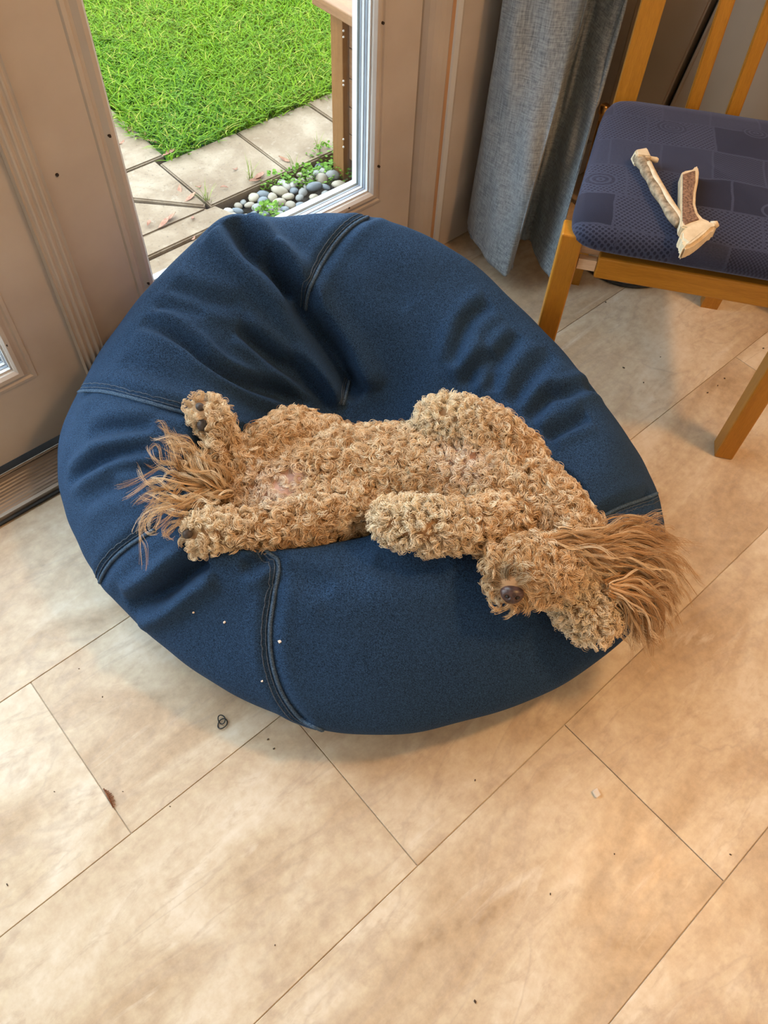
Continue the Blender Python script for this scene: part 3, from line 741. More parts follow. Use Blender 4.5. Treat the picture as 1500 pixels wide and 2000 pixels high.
def prism3(name, px, z0, z1, mat, parent, c, bev=.002):
    bm = bmesh.new(); vs_ = [bm.verts.new(on_z(x, y, z1)-c) for x, y in px]; f_ = bm.faces.new(vs_)
    r = bmesh.ops.extrude_face_region(bm, geom=[f_])
    for q in r['geom']:
        if isinstance(q, bmesh.types.BMVert): q.co.z = z0-c.z
    bmesh.ops.recalc_face_normals(bm, faces=bm.faces[:])
    if bev: bmesh.ops.bevel(bm, geom=bm.edges[:], offset=bev, segments=2, affect='EDGES')
    return link(name, from_bm(bm), mat, parent)
def antler_flat():
    o = empty('antler_chew', sp(1355, 400, .483)); c = Vector(o.location)
    prism3('ivory_body', [(1331, 337), (1336, 333), (1353, 330), (1359, 323), (1364, 325), (1366, 336), (1364, 355), (1360, 375), (1359, 398), (1364, 415), (1374, 426), (1388, 432), (1384, 440), (1366, 446), (1348, 446), (1330, 442), (1330, 400)], .4835, .502, MT['ivory'], o, c)
    prism3('marrow_face', [(1334, 340), (1352, 334), (1358, 333), (1358, 355), (1354, 375), (1353, 398), (1358, 416), (1366, 428), (1350, 433), (1338, 438), (1333, 430), (1333, 395)], .5015, .5032, MT['marrow'], o, c, .0005)
    prism3('flared_base', [(1342, 440), (1368, 428), (1386, 431), (1396, 434), (1402, 439), (1400, 444), (1392, 446), (1382, 456), (1368, 468), (1352, 479), (1336, 484), (1333, 479), (1340, 472), (1330, 464), (1330, 452)], .4845, .508, MT['ivory'], o, c, .004)
    tube('knob', [sp(1388, 440, .498)-c, sp(1398, 439, .499)-c, sp(1402, 443, .497)-c], [.006, .006, .003], MT['ivory'], o, 8)
    return tag(o, 'split antler chew with brown marrow face and flared pale base on the seat', 'antler chew', 'antler chews on the chair seat')
antler_flat()

# round white dish on black base under the chair
def lathe(name, prof, mat, parent, segs=48):
    V, Fc = [], []
    for r, z in prof:
        for k in range(segs): a = 2*math.pi*k/segs; V.append((r*math.cos(a), r*math.sin(a), z))
    for i in range(len(prof)-1):
        for k in range(segs): k2 = (k+1) % segs; Fc.append((i*segs+k, i*segs+k2, (i+1)*segs+k2, (i+1)*segs+k))
    return link(name, mesh_from(V, Fc, True), mat, parent)
near = on_z(1236, 561, .004); dish = empty('round_dish', near + Vector((.083, .083, -.004)).normalized()*.118); dish.location.z = 0
tag(dish, 'round white dish with a black base on the floor under the chair', 'dish')
lathe('base_ring', [(0.0, .001), (.116, .001), (.120, .003), (.120, .006), (.116, .0085), (0, .0085)], MT['black'], dish)
lathe('dish_body', [(0.0, .0088), (.113, .0088), (.114, .016), (.108, .028), (.100, .032), (.095, .028), (.085, .020), (0, .019)], MT['white'], dish)

# ------------------------------------------------------------------ lie of the dog: joint balls, laid out first so the bag can give way under it
def Z(px, py, z): return on_z(px, py, z)
BL = []      # (p, r) balls that make the body
def chain(pts, step=.3):
    for (a, ra), (b, rb) in zip(pts[:-1], pts[1:]):
        L = (b-a).length; n = max(2, int(L/(step*min(ra, rb)))+1)
        for i in range(n+1): t = i/n; BL.append((a.lerp(b, t), ra+(rb-ra)*t))
chain([(Z(505, 965, .235), .048), (Z(580, 955, .232), .066), (Z(680, 930, .236), .070), (Z(780, 928, .240), .072), (Z(900, 932, .245), .073), (Z(985, 955, .25), .068), (Z(1055, 995, .258), .056), (Z(1110, 1050, .262), .045), (Z(1110, 1095, .265), .040)])
# far hind leg: thigh, shank, hock, lifted paw
chain([(Z(640, 885, .235), .046), (Z(575, 855, .262), .040), (Z(520, 882, .272), .033), (Z(458, 925, .276), .022), (Z(440, 890, .295), .018), (Z(422, 838, .325), .017), (Z(410, 815, .338), .021)])
chain([(Z(410, 815, .338), .021), (Z(394, 800, .345), .016)])
# near hind leg stretched along the front lip
chain([(Z(690, 990, .248), .040), (Z(600, 1018, .268), .030), (Z(510, 1035, .280), .021), (Z(450, 1035, .286), .019), (Z(412, 1037, .285), .025), (Z(392, 1046, .282), .020)])
# forelegs folded on the chest
chain([(Z(1015, 905, .275), .036), (Z(965, 850, .308), .031), (Z(900, 824, .322), .031), (Z(855, 818, .320), .025)])
chain([(Z(985, 1025, .275), .038), (Z(905, 1030, .306), .028), (Z(835, 1027, .316), .030), (Z(770, 1018, .312), .025)])
# head upside down on the rim: face on top, skull and topknot lower
HB = Z(1052, 1122, .296)
chain([(Z(1110, 1095, .262), .038), (Z(1118, 1150, .246), .034), (Z(1140, 1185, .240), .034), (Z(1160, 1215, .226), .027)])
chain([(Z(1105, 1105, .270), .036), (HB, .038), (Z(1018, 1125, .302), .033), (Z(998, 1138, .300), .027), (Z(1000, 1154, .296), .0225)])
chain([(Z(1045, 1092, .306), .026), (Z(988, 1107, .304), .023)])
chain([(HB, .030), (Z(1098, 1120, .292), .020)])
# ear flaps
chain([(Z(1130, 1070, .270), .022), (Z(1190, 1080, .258), .018), (Z(1240, 1085, .245), .012)], .4)
chain([(Z(1165, 1145, .252), .020), (Z(1215, 1165, .234), .014), (Z(1245, 1195, .205), .010)], .4)
chain([(Z(480, 985, .245), .034), (Z(560, 985, .24), .05)])
chain([(Z(452, 958, .255), .030), (Z(520, 955, .243), .050)])
# tail stub
chain([(Z(500, 975, .245), .024), (Z(440, 960, .268), .015), (Z(395, 945, .285), .009)], .5)
# ------------------------------------------------------------------ beanbag
az = YAW + math.pi/2
RX = np.array([math.sin(az), -math.cos(az)]); FW = np.array([math.cos(az), math.sin(az)])
BC = np.array([.54, .61])
Ro = [0.512, 0.468, 0.448, 0.448, 0.462, 0.464, 0.487, 0.514, 0.519, 0.472, 0.433, 0.423, 0.435, 0.443, 0.472, 0.513]
Hh = [0.277, 0.292, 0.322, 0.359, 0.391, 0.394, 0.398, 0.375, 0.353, 0.323, 0.297, 0.278, 0.266, 0.263, 0.265, 0.27]
Rr = [0.36, 0.339, 0.323, 0.34, 0.351, 0.371, 0.375, 0.362, 0.327, 0.291, 0.265, 0.252, 0.255, 0.26, 0.287, 0.334]
ZW = .15
def per(vals, th):
    vals = np.asarray(vals); n = len(vals); k = (th/(2*math.pi)*n) % n; i = np.floor(k).astype(int); f = k-i
    p = [vals[(i+j) % n] for j in (-1, 0, 1, 2)]
    return .5*(2*p[1]+(-p[0]+p[2])*f+(2*p[0]-5*p[1]+4*p[2]-p[3])*f**2+(-p[0]+3*p[1]-3*p[2]+p[3])*f**3)
def bag_surface(nt, ns):
    th = np.linspace(0, 2*math.pi, nt, endpoint=False)
    ro, hh, rr = per(Ro, th), per(Hh, th), per(Rr, th); z = np.zeros_like(th)
    w = lambda a, b: np.stack([a, b], -1)
    P = np.stack([w(z, z), w(.45*ro, z), w(ro-.11, z+.002), w(ro-.035, .17*hh), w(ro, .42*hh), w(ro-.022-.15*(ro-rr), .70*hh), w(rr+.33*(ro-rr), .93*hh), w(rr, hh), w(rr-.07, .955*hh), w(rr-.125, .74*hh+.26*ZW), w(.45*(rr-.1), ZW+.15*(hh-ZW)), w(z, ZW+z)])
    K = len(P); out = []
    for s in np.linspace(0, K-1-1e-6, ns):
        i = int(s); f = s-i; a, b, c, d = P[max(i-1, 0)], P[i], P[i+1], P[min(i+2, K-1)]
        out.append(.5*(2*b+(-a+c)*f+(2*a-5*b+4*c-d)*f*f+(-a+3*b-3*c+d)*f**3))
    S = np.stack(out); x = S[..., 0]*np.cos(th); y = S[..., 0]*np.sin(th)
    G = np.stack([BC[0]+x*RX[0]+y*FW[0], BC[1]+x*RX[1]+y*FW[1], S[..., 1]], -1)
    return G     # ns, nt, 3
def grid_faces(ns, nt):
    i, j = np.meshgrid(np.arange(ns-1), np.arange(nt), indexing='ij'); j2 = (j+1) % nt
    return np.stack([i*nt+j, i*nt+j2, (i+1)*nt+j2, (i+1)*nt+j], -1).reshape(-1, 4)
def grid_normals(G):
    dj = np.roll(G, -1, 1)-np.roll(G, 1, 1); di = np.gradient(G, axis=0); n = np.cross(dj, di)
    l = np.linalg.norm(n, axis=-1, keepdims=True); n = n/np.maximum(l, 1e-9)
    return n
NT, NS = 520, 300
G = bag_surface(NT, NS); FQ = grid_faces(NS, NT)
# pinched corner at the back
nrm = grid_normals(G)
G0 = G.copy()
bvh0 = BVHTree.FromPolygons([Vector(p) for p in G[::2, ::2].reshape(-1, 3)], [tuple(f) for f in grid_faces((NS+1)//2, NT//2)])
def bag0(px, py):
    d = ray(px, py).normalized(); h = bvh0.ray_cast(EYE, d); return np.array(h[0]) if h[0] is not None else None
def polydist(G, pts, per_seg=6):
    P = np.array([list(p) for p in smooth_path([Vector(p) for p in pts], per_seg)]); sh = G.shape[:-1]; g = G.reshape(-1, 3)
    best = np.full(len(g), 9.0); par = np.zeros(len(g)); side = np.zeros(len(g)); n = len(P)-1
    lo, hi = P.min(0)-.15, P.max(0)+.15; m = np.all((g > lo) & (g < hi), 1); q = g[m]; bb = best[m]; pp = par[m]
    for i in range(n):
        a, b = P[i], P[i+1]; ab = b-a; t = np.clip(((q-a)@ab)/max(ab@ab, 1e-12), 0, 1); d = np.linalg.norm(q-a-t[:, None]*ab, axis=1)
        u = d < bb; bb[u] = d[u]; pp[u] = (i+t[u])/n
    best[m] = bb; par[m] = pp
    return best.reshape(sh), par.reshape(sh)
disp = np.zeros(G.shape[:-1])
def crease(px, depth, width, ridge=.45, ends=.25, e2=None):
    pts = [bag0(*p) for p in px]; pts = [p for p in pts if p is not None]
    if len(pts) < 2: return
    d, t = polydist(G0, pts); e2 = ends if e2 is None else e2
    tap = np.clip(t/ends, 0, 1)*np.clip((1-t)/e2, 0, 1) if ends else 1
    tap = np.sqrt(np.maximum(tap, 0)) if ends else tap
    global disp
    depth = depth*1.45
    disp = disp + tap*(-depth*np.exp(-(d/width)**2) + ridge*depth*np.exp(-((d-2.2*width)/(1.1*width))**2))
crease([(455, 450), (497, 495), (567, 565), (596, 615), (650, 689), (679, 743), (700, 780)], .024, .017, .55, .10, .12)
crease([(518, 490), (548, 530), (578, 585)], .013, .010)
crease([(278, 627), (364, 669), (406, 706), (455, 739), (555, 772), (666, 809)], .013, .010, .6)
crease([(464, 640), (513, 681), (588, 743), (655, 800)], .016, .011, .6)
crease([(330, 560), (400, 580), (470, 600)], .006, .012)
crease([(300, 600), (340, 598), (400, 615)], .005, .010)
crease([(560, 700), (590, 720), (640, 780)], .010, .008)
crease([(884, 714), (915, 628), (960, 592)], .008, .011); crease([(904, 755), (930, 722), (965, 690)], .010, .012)
crease([(960, 765), (975, 704), (1016, 653), (1051, 618)], .009, .011); crease([(1031, 820), (1072, 775), (1110, 765), (1160, 760)], .012, .010)
crease([(1067, 856), (1097, 836), (1150, 812)], .011, .010); crease([(1000, 790), (1030, 740), (1080, 690)], .007, .012)
crease([(134, 940), (179, 906), (232, 886), (300, 878)], .013, .009); crease([(174, 847), (238, 836), (300, 833)], .008, .010)
crease([(215, 920), (260, 914), (310, 917)], .009, .008); crease([(160, 985), (220, 950), (280, 945)], .005, .012)
crease([(255, 1188), (312, 1160), (356, 1124), (400, 1094)], .022, .013, .6, .3, .05)
crease([(520, 1085), (500, 1100), (470, 1105)], .010, .010)
crease([(560, 1105), (600, 1130), (650, 1150)], .005, .014); crease([(735, 1090), (800, 1110), (880, 1100)], .004, .02)
crease([(640, 480), (720, 520), (800, 600)], .004, .03); crease([(240, 700), (300, 720), (370, 760)], .005, .014)
# seams pull the cloth in a little
SEAMS = [
    [(744, 420), (720, 424), (690, 440), (662, 466), (638, 498), (615, 540), (603, 570), (598, 606)],
    [(682, 742), (676, 765), (668, 792)],
    [(128, 782), (140, 770), (170, 764), (210, 766), (260, 778), (320, 795), (366, 808)],
    [(304, 1033), (275, 1050), (240, 1075), (215, 1100), (200, 1125), (195, 1145), (200, 1165), (218, 1188)],
    [(512, 1070), (530, 1084), (543, 1096), (541, 1130), (533, 1180), (527, 1230), (530, 1285), (543, 1335), (562, 1372), (590, 1405), (632, 1426)],
    [(1298, 952), (1285, 962), (1262, 973), (1230, 984), (1205, 994), (1180, 1008)],
]
for s in SEAMS: crease(s, .0055, .010, .35, .0)
# soft lumpiness
lump = .0022*np.sin(G[..., 0]*23+1)*np.sin(G[..., 1]*19+.5)*np.sin(G[..., 2]*17+G[..., 0]*9) + .0010*np.sin(G[..., 0]*47+G[..., 1]*31)*np.sin(G[..., 1]*53-G[..., 2]*29)
up = np.clip(G[..., 2]/.06, 0, 1)
disp = (disp + lump)*up
for _ in range(2): disp = .5*disp + .125*(np.roll(disp, 1, 1)+np.roll(disp, -1, 1)+np.vstack([disp[:1], disp[:-1]])+np.vstack([disp[1:], disp[-1:]]))
G = G + nrm*disp[..., None]
# raised pinched point at the back corner
pk = np.array(on_z(437, 434, .40)); d = np.linalg.norm(G - pk, axis=-1); G[..., 2] += .030*np.exp(-(d/.055)**2)
G[..., 1] = np.minimum(G[..., 1], YD-.022)
G[..., 2] = np.maximum(G[..., 2], 0.0)
G[..., 1] = np.where(G[..., 2] < .03, np.minimum(G[..., 1], 1.022), G[..., 1])
# the filling gives way under the dog's weight
g = G.reshape(-1, 3); top = g[:, 2] > .09; lim = np.full(len(g), 9.0)
for p, r in BL:
    d2 = (g[:, 0]-p.x)**2 + (g[:, 1]-p.y)**2; R2 = r+.022; m = top & (d2 < R2*R2)
    lim[m] = np.minimum(lim[m], p.z - .72*r*np.sqrt(np.maximum(0, 1-d2[m]/(R2*R2))) + .02*(d2[m]/(R2*R2))**2)
zz_ = g[:, 2]; lim = np.where(lim < 8, lim, zz_+.2); kk = .008
hmix = np.clip(.5+.5*(lim-zz_)/kk, 0, 1); zn = lim*(1-hmix)+zz_*hmix - kk*hmix*(1-hmix)
zn = np.where(top, np.minimum(zn, zz_), zz_).reshape(G.shape[:2])
for _ in range(3):
    sm_ = .5*zn + .125*(np.roll(zn, 1, 1)+np.roll(zn, -1, 1)+np.vstack([zn[:1], zn[:-1]])+np.vstack([zn[1:], zn[-1:]])); chg = np.abs(zn-G[..., 2]) > 1e-4; zn = np.where(chg, sm_, zn)
G[..., 2] = zn
bagm = mesh_from(G.reshape(-1, 3) - np.array([BC[0], BC[1], 0]), FQ, True)
bag = link('beanbag', bagm, MT['denim']); bag.location = (BC[0], BC[1], 0)
tag(bag, 'large blue denim beanbag on the floor with the curly dog lying in it', 'beanbag')
bvh = BVHTree.FromPolygons([Vector(p) for p in G.reshape(-1, 3)], [tuple(f) for f in FQ])
def bagpt(px, py):
    h = bvh.ray_cast(EYE, ray(px, py).normalized()); return h[0], h[1]
OB = Vector((BC[0], BC[1], 0))
for si, s in enumerate(SEAMS):
    dense = smooth_path([Vector((x, y, 0)) for x, y in s], 10); P, Nn = [], []
    for q in dense:
        h = bagpt(q.x, q.y)
        if h[0] is not None: P.append(h[0]); Nn.append(h[1])
    for _ in range(3):
        P = [P[0]] + [(P[i-1]+P[i]*2+P[i+1])/4 for i in range(1, len(P)-1)] + [P[-1]]
    r = .0030
    sm = tube('seam', [p-OB+n*.0012 for p, n in zip(P, Nn)], [r*.5]+[r]*(len(P)-2)+[r*.5], MT['denim_fade'], bag, 8)
    sgn = [1, 1, -1, 1, 1, -1][si]
    for off, rad in ((.0062, .0007), (.0125, .0007)):
        Q = []
        for i in range(len(P)):
            t = (P[min(i+1, len(P)-1)]-P[max(i-1, 0)]).normalized(); sd = t.cross(Nn[i]).normalized()*off*sgn
            hit = bvh.find_nearest(P[i]+sd); Q.append(hit[0]-OB+hit[1]*.0003)
        if len(Q) > 3: tube('stitching', Q, rad, MT['stitch'], sm, 5)

# ------------------------------------------------------------------ dog
bm = bmesh.new()
for p, r in BL:
    bmesh.ops.create_icosphere(bm, subdivisions=2, radius=r, matrix=Matrix.Translation(p))
tmp = bpy.data.objects.new('dog_tmp', from_bm(bm)); COL.objects.link(tmp)
m1 = tmp.modifiers.new('r', 'REMESH'); m1.mode = 'VOXEL'; m1.voxel_size = .0055
m2 = tmp.modifiers.new('s', 'SMOOTH'); m2.iterations = 10; m2.factor = .5
dg = bpy.context.evaluated_depsgraph_get(); dog_me = bpy.data.meshes.new_from_object(tmp.evaluated_get(dg))
bpy.data.objects.remove(tmp)
nv = len(dog_me.vertices); co = np.zeros(nv*3); dog_me.vertices.foreach_get('co', co); co = co.reshape(-1, 3)
def A3(p): return np.array(list(p))
dog_bvh = BVHTree.FromPolygons([Vector(p) for p in co], [tuple(q.vertices) for q in dog_me.polygons])
def dogpt(px, py):
    h = dog_bvh.ray_cast(EYE, ray(px, py).normalized()); return (h[0], h[1]) if h[0] is not None else (Z(px, py, .3), Vector((0, 0, 1)))
pinks = [(A3(dogpt(535, 958)[0]), .040), (A3(dogpt(580, 935)[0]), .028), (A3(dogpt(900, 905)[0]), .036)]
tint = np.tile(np.array([.40, .245, .13]), (nv, 1))
for c, r in pinks:
    w = np.clip(1.35-np.linalg.norm(co-c, axis=1)/r, 0, 1)[:, None]; tint = tint*(1-w)+np.array([.62, .42, .36])*w
ca = dog_me.color_attributes.new('tint', 'FLOAT_COLOR', 'POINT'); ca.data.foreach_set('color', np.concatenate([tint, np.ones((nv, 1))], 1).reshape(-1))
dog_me.shade_smooth(); dog_me.name = 'dog_body'; dog_me.materials.clear()
dogc = Vector(Z(760, 940, .15))
dog_me.transform(Matrix.Translation(-dogc))
dog = link('dog', dog_me, MT['skin']); dog.location = dogc
tag(dog, 'curly apricot dog asleep on its back in the denim beanbag', 'dog')

# --- coat: locks of strands rooted on the body
dog_me.calc_loop_triangles(); nt_ = len(dog_me.loop_triangles)
tri = np.zeros(nt_*3, dtype=np.int32); dog_me.loop_triangles.foreach_get('vertices', tri); tri = tri.reshape(-1, 3)
TV = co[tri]; cr_ = np.cross(TV[:, 1]-TV[:, 0], TV[:, 2]-TV[:, 0]); ar = np.linalg.norm(cr_, axis=1)/2; tn = cr_/(2*ar[:, None]+1e-12)
vn = np.zeros((nv, 3)); 
for k in range(3): np.add.at(vn, tri[:, k], cr_)
vn /= np.linalg.norm(vn, axis=1, keepdims=True)+1e-12
def sample(n, w=None):
    p = ar*(w if w is not None else 1); p = p/p.sum(); t = rng.choice(len(p), n, p=p); a, b = rng.random(n), rng.random(n); s = a+b > 1; a[s], b[s] = 1-a[s], 1-b[s]
    bc = np.stack([1-a-b, a, b], 1); return (TV[t]*bc[..., None]).sum(1), (vn[tri[t]]*bc[..., None]).sum(1)
def unit(v): return v/(np.linalg.norm(v, axis=-1, keepdims=True)+1e-12)
def near_(p, px, py, z, r): return np.exp(-(np.linalg.norm(p-A3(Z(px, py, z)), axis=1)/r)**2)
NOSE_P, NOSE_N = dogpt(1000, 1162); NOSE = A3(NOSE_P)
def curves_obj(name, pts, rad, col, parent, origin):
    n, k, _ = pts.shape; c = bpy.data.hair_curves.new(name); c.add_curves([k]*n)
    c.attributes['position'].data.foreach_set('vector', (pts-np.array(list(origin))).astype(np.float32).reshape(-1))
    ra = c.attributes.get('radius') or c.attributes.new('radius', 'FLOAT', 'POINT'); ra.data.foreach_set('value', rad.astype(np.float32).reshape(-1))
    ta = c.attributes.new('tint', 'FLOAT_COLOR', 'CURVE'); ta.data.foreach_set('color', np.concatenate([col, np.ones((n, 1))], 1).astype(np.float32).reshape(-1))
    c.materials.append(MT['hair']); o = bpy.data.objects.new(name, c); COL.objects.link(o); o.parent = parent; return o
PADS = [(396, 830, .0100, .0085), (385, 842, .0080, .0065), (375, 806, .0070, .0135), (391, 795, .0060, .0075), (366, 1043, .007, .007)]
def coat():
    nl = 17500; p, n = sample(nl)
    keep = (n[:, 2] > -.5) & (np.linalg.norm(p-NOSE, axis=1) > .018)
    for c, r in pinks: keep &= ~((np.linalg.norm(p-c, axis=1) < r*.95) & (rng.random(nl) < .70))
    for a in PADS: keep &= np.linalg.norm(p-A3(dogpt(*a[:2])[0]), axis=1) > .0125
    p, n = p[keep], n[keep]; nl = len(p)
    wool = np.clip(near_(p, 870, 805, .345, .065) + near_(p, 800, 1020, .340, .075) + near_(p, 1145, 1195, .26, .065) + .8*near_(p, 405, 1035, .30, .04) + .7*near_(p, 405, 815, .34, .03), 0, 1)
    face = np.clip(near_(p, 1030, 1125, .33, .055)*1.3, 0, 1)*(1-wool)
    r0 = unit(rng.normal(size=(nl, 3))); t = unit(r0 - (r0*n).sum(1, keepdims=True)*n)
    flow = unit(np.array(list(Z(500, 960, .24)-Z(950, 940, .24)))); fl_ = flow - n*(n@flow)[:, None]; t = unit(t + .35*fl_*(1-wool[:, None])*(1-face[:, None]))
    away = p - A3(Z(985, 1150, .33)); away = unit(away - n*(away*n).sum(1, keepdims=True)); t = unit(t*(1-.75*face[:, None]) + away*.9*face[:, None]); q = np.cross(n, t)*np.where(rng.random(nl) < .5, 1, -1)[:, None]
    ns, K = 12, 12; s = np.linspace(0, 1, K); size = rng.uniform(.7, 1.3, nl)
    mixv = lambda a, b, c: a*(1-wool)*(1-face) + b*wool + c*face*(1-wool)
    R = mixv(.0054, .0036, .0080)*size; om = mixv(rng.uniform(1.1, 2.0, nl), rng.uniform(.7, 1.6, nl), rng.uniform(.25, .8, nl))*np.pi
    lift = mixv(.0070, .0105, .0045)*size; tilt = rng.uniform(.1, .75, nl)          # how far the curl plane stands up from the skin
    def rp(a): return np.repeat(a, ns, 0)
    N_, T_, Q_, P_ = rp(n), rp(t), rp(q), rp(p); m = nl*ns
    jr = rng.normal(0, .0019, (m, 2)); P_ = P_ + T_*jr[:, :1] + Q_*jr[:, 1:]
    R_ = rp(R)*rng.normal(1, .14, m); om_ = rp(om)*rng.normal(1, .08, m); li = rp(lift)*rng.normal(1, .14, m); ti = rp(tilt)+rng.normal(0, .06, m)
    an = om_[:, None]*s[None]; arc = R_[:, None]*(1-np.cos(an))
    x = R_[:, None]*np.sin(an) + (.0040*size.repeat(ns))[:, None]*s[None]; y = arc*np.sin(ti)[:, None]*.8 + li[:, None]*np.sin(np.minimum(s*2.2, 1.75))[None]; z = arc*np.cos(ti)[:, None]
    pts = P_[:, None] + T_[:, None]*x[..., None] + N_[:, None]*y[..., None] + Q_[:, None]*z[..., None]
    pts -= (T_[:, None]*jr[:, None, :1] + Q_[:, None]*jr[:, None, 1:])*(.25*s)[None, :, None]
    rad = np.tile(np.concatenate([np.linspace(.00026, .00028, K-3), [.00023, .00016, .00006]]), (m, 1))
    c_d, c_m, c_l, c_w = np.array([.44, .25, .105]), np.array([.80, .585, .36]), np.array([.92, .78, .58]), np.array([.90, .78, .58])
    h = np.clip(rng.normal(.5, .36, nl), 0, 1)[:, None]; col = np.where(h < .5, c_d+(c_m-c_d)*h*2, c_m+(c_l-c_m)*(h-.5)*2)
    col = col*(1-.82*wool[:, None]) + c_w*.82*wool[:, None]
    rust = np.clip(face + .8*near_(p, 560, 850, .31, .06) + .6*near_(p, 470, 930, .31, .05), 0, 1)[:, None]; col = col*(1-.5*rust) + np.array([.62, .37, .15])*.5*rust
    lite = np.zeros((nl, 1))
    for c, r in pinks[2:] + pinks[:1]: lite = np.maximum(lite, np.clip(1.5-np.linalg.norm(p-c, axis=1)/r, 0, 1)[:, None])
    col = col*(1-.6*lite)+np.array([.90, .80, .70])*.6*lite
    dark = (.9*near_(p, 985, 1133, .33, .016) + .6*near_(p, 992, 1142, .32, .016))[:, None]; col = col*(1-.75*np.clip(dark, 0, 1))
    col = np.clip(rp(col)*rng.normal(1, .08, (m, 1)), .02, .95)
    return curves_obj('coat', pts, rad, col, dog, dogc)
tag(coat(), 'tight curly apricot coat')
def long_hair(name, guides, n_per, spread, wave, label, cols, rad0=.00036):
    # guides: list of (list of points); strands scatter round each guide and wave
    allp, allc = [], []; K = 22; s = np.linspace(0, 1, K)
    for gi, gpts in enumerate(guides):
        gp = smooth_path(gpts, 8); L = np.linspace(0, len(gp)-1, K); base = np.array([list(gp[int(l)].lerp(gp[min(int(l)+1, len(gp)-1)], l-int(l))) for l in L])
        tdir = unit(np.gradient(base, axis=0)); a = unit(np.cross(tdir, np.array([0, 0, 1.0]))); b = np.cross(a, tdir)
        nlk = max(3, n_per//9)
        for _ in range(nlk):
            o = rng.normal(0, spread, 2); ph = rng.uniform(0, 6.28); fq = rng.uniform(1.3, 2.4)*2*np.pi; am = wave*rng.uniform(.5, 1.3); fan = rng.normal(0, 1.0, 2)*spread*1.3; lc = cols[rng.integers(len(cols))]
            ln = rng.uniform(.72, 1.0)
            for _k in range(9):
                o2 = o + rng.normal(0, .0016, 2); ss = s*ln*rng.uniform(.9, 1.0); idx = ss*(K-1); i0 = np.minimum(idx.astype(int), K-2); f = (idx-i0)[:, None]
                bs = base[i0]*(1-f)+base[i0+1]*f; A_, B_ = a[i0], b[i0]
                wv = am*np.sin(fq*s + ph + rng.normal(0, .12))*s**.7; wz = am*.8*np.cos(fq*s*1.07 + ph + rng.normal(0, .12))*s**.7
                u = o2[0]*(.4+.6*s)+fan[0]*s**1.4+wv; v_ = o2[1]*(.4+.6*s)*.8+fan[1]*s**1.4*.55+wz
                allp.append(bs + A_*u[:, None] + B_*v_[:, None]); allc.append(np.array(lc)*rng.normal(1, .07))
    pts = np.array(allp); col = np.clip(np.array(allc), .02, .95)
    # keep the strands on top of the beanbag cloth
    for i in range(len(pts)):
        for k in range(2, K):
            q = pts[i, k]
            if ((q[0]-BC[0])**2+(q[1]-BC[1])**2) < .27:
                h = bvh.ray_cast(Vector((q[0], q[1], .8)), Vector((0, 0, -1)))
                if h[0] is not None and q[2] < h[0].z+.002 and q[2] > .16: pts[i, k, 2] = h[0].z+.002+.003*rng.random()
    rad = np.tile(np.linspace(rad0, rad0*.3, K), (len(pts), 1))
    return tag(curves_obj(name, pts, rad, col, dog, dogc), label)
TC = [(.62, .40, .20), (.74, .53, .31), (.86, .70, .49), (.52, .32, .15)]
tr = Z(455, 965, .27); tr2 = Z(420, 950, .285)
long_hair('tail_hair', [
    [tr, Z(400, 930, .30), Z(345, 880, .31), Z(295, 860, .31)], [tr, Z(410, 920, .31), Z(370, 870, .32), Z(330, 850, .325)],
    [tr, Z(395, 945, .30), Z(330, 915, .31), Z(290, 880, .31)], [tr2, Z(380, 945, .30), Z(330, 945, .31), Z(290, 950, .31), Z(240, 985, .30)],
    [tr2, Z(370, 970, .30), Z(310, 965, .31), Z(262, 970, .31)], [tr2, Z(375, 985, .30), Z(330, 1000, .31), Z(300, 1045, .30), Z(330, 1075, .30)],
    [tr2, Z(385, 990, .30), Z(345, 1010, .305), Z(305, 1020, .305), Z(300, 1060, .30)], [tr, Z(430, 920, .31), Z(410, 890, .32), Z(390, 860, .33)],
    [tr, Z(425, 935, .31), Z(385, 905, .32), Z(350, 870, .325)], [tr, Z(430, 975, .30), Z(395, 985, .305), Z(360, 990, .31)]],
    64, .0105, .0105, 'long wavy tail hair spread over the denim', TC)
EC = [(.42, .25, .12), (.54, .34, .17), (.66, .46, .27), (.78, .62, .42), (.48, .29, .14)]
e1, e2 = Z(1150, 1080, 0.307), Z(1185, 1150, 0.287)
long_hair('ear_hair', [
    [Z(1090, 1050, 0.317), Z(1170, 1055, 0.302), Z(1250, 1055, 0.267), Z(1320, 1075, 0.222)], [e1, Z(1210, 1068, 0.292), Z(1280, 1075, 0.252), Z(1345, 1110, 0.202)],
    [e1, Z(1210, 1085, 0.287), Z(1280, 1100, 0.247), Z(1340, 1145, 0.192)], [Z(1120, 1060, 0.317), Z(1200, 1050, 0.297), Z(1265, 1045, 0.257), Z(1310, 1060, 0.222)],
    [e1, Z(1215, 1100, 0.277), Z(1270, 1120, 0.237), Z(1330, 1165, 0.182)], [Z(1060, 1060, 0.327), Z(1110, 1065, 0.324), Z(1170, 1080, 0.312), Z(1220, 1090, 0.292)]],
    420, .0125, .0062, 'long brown ear hair sweeping off the rim', EC, .0004)
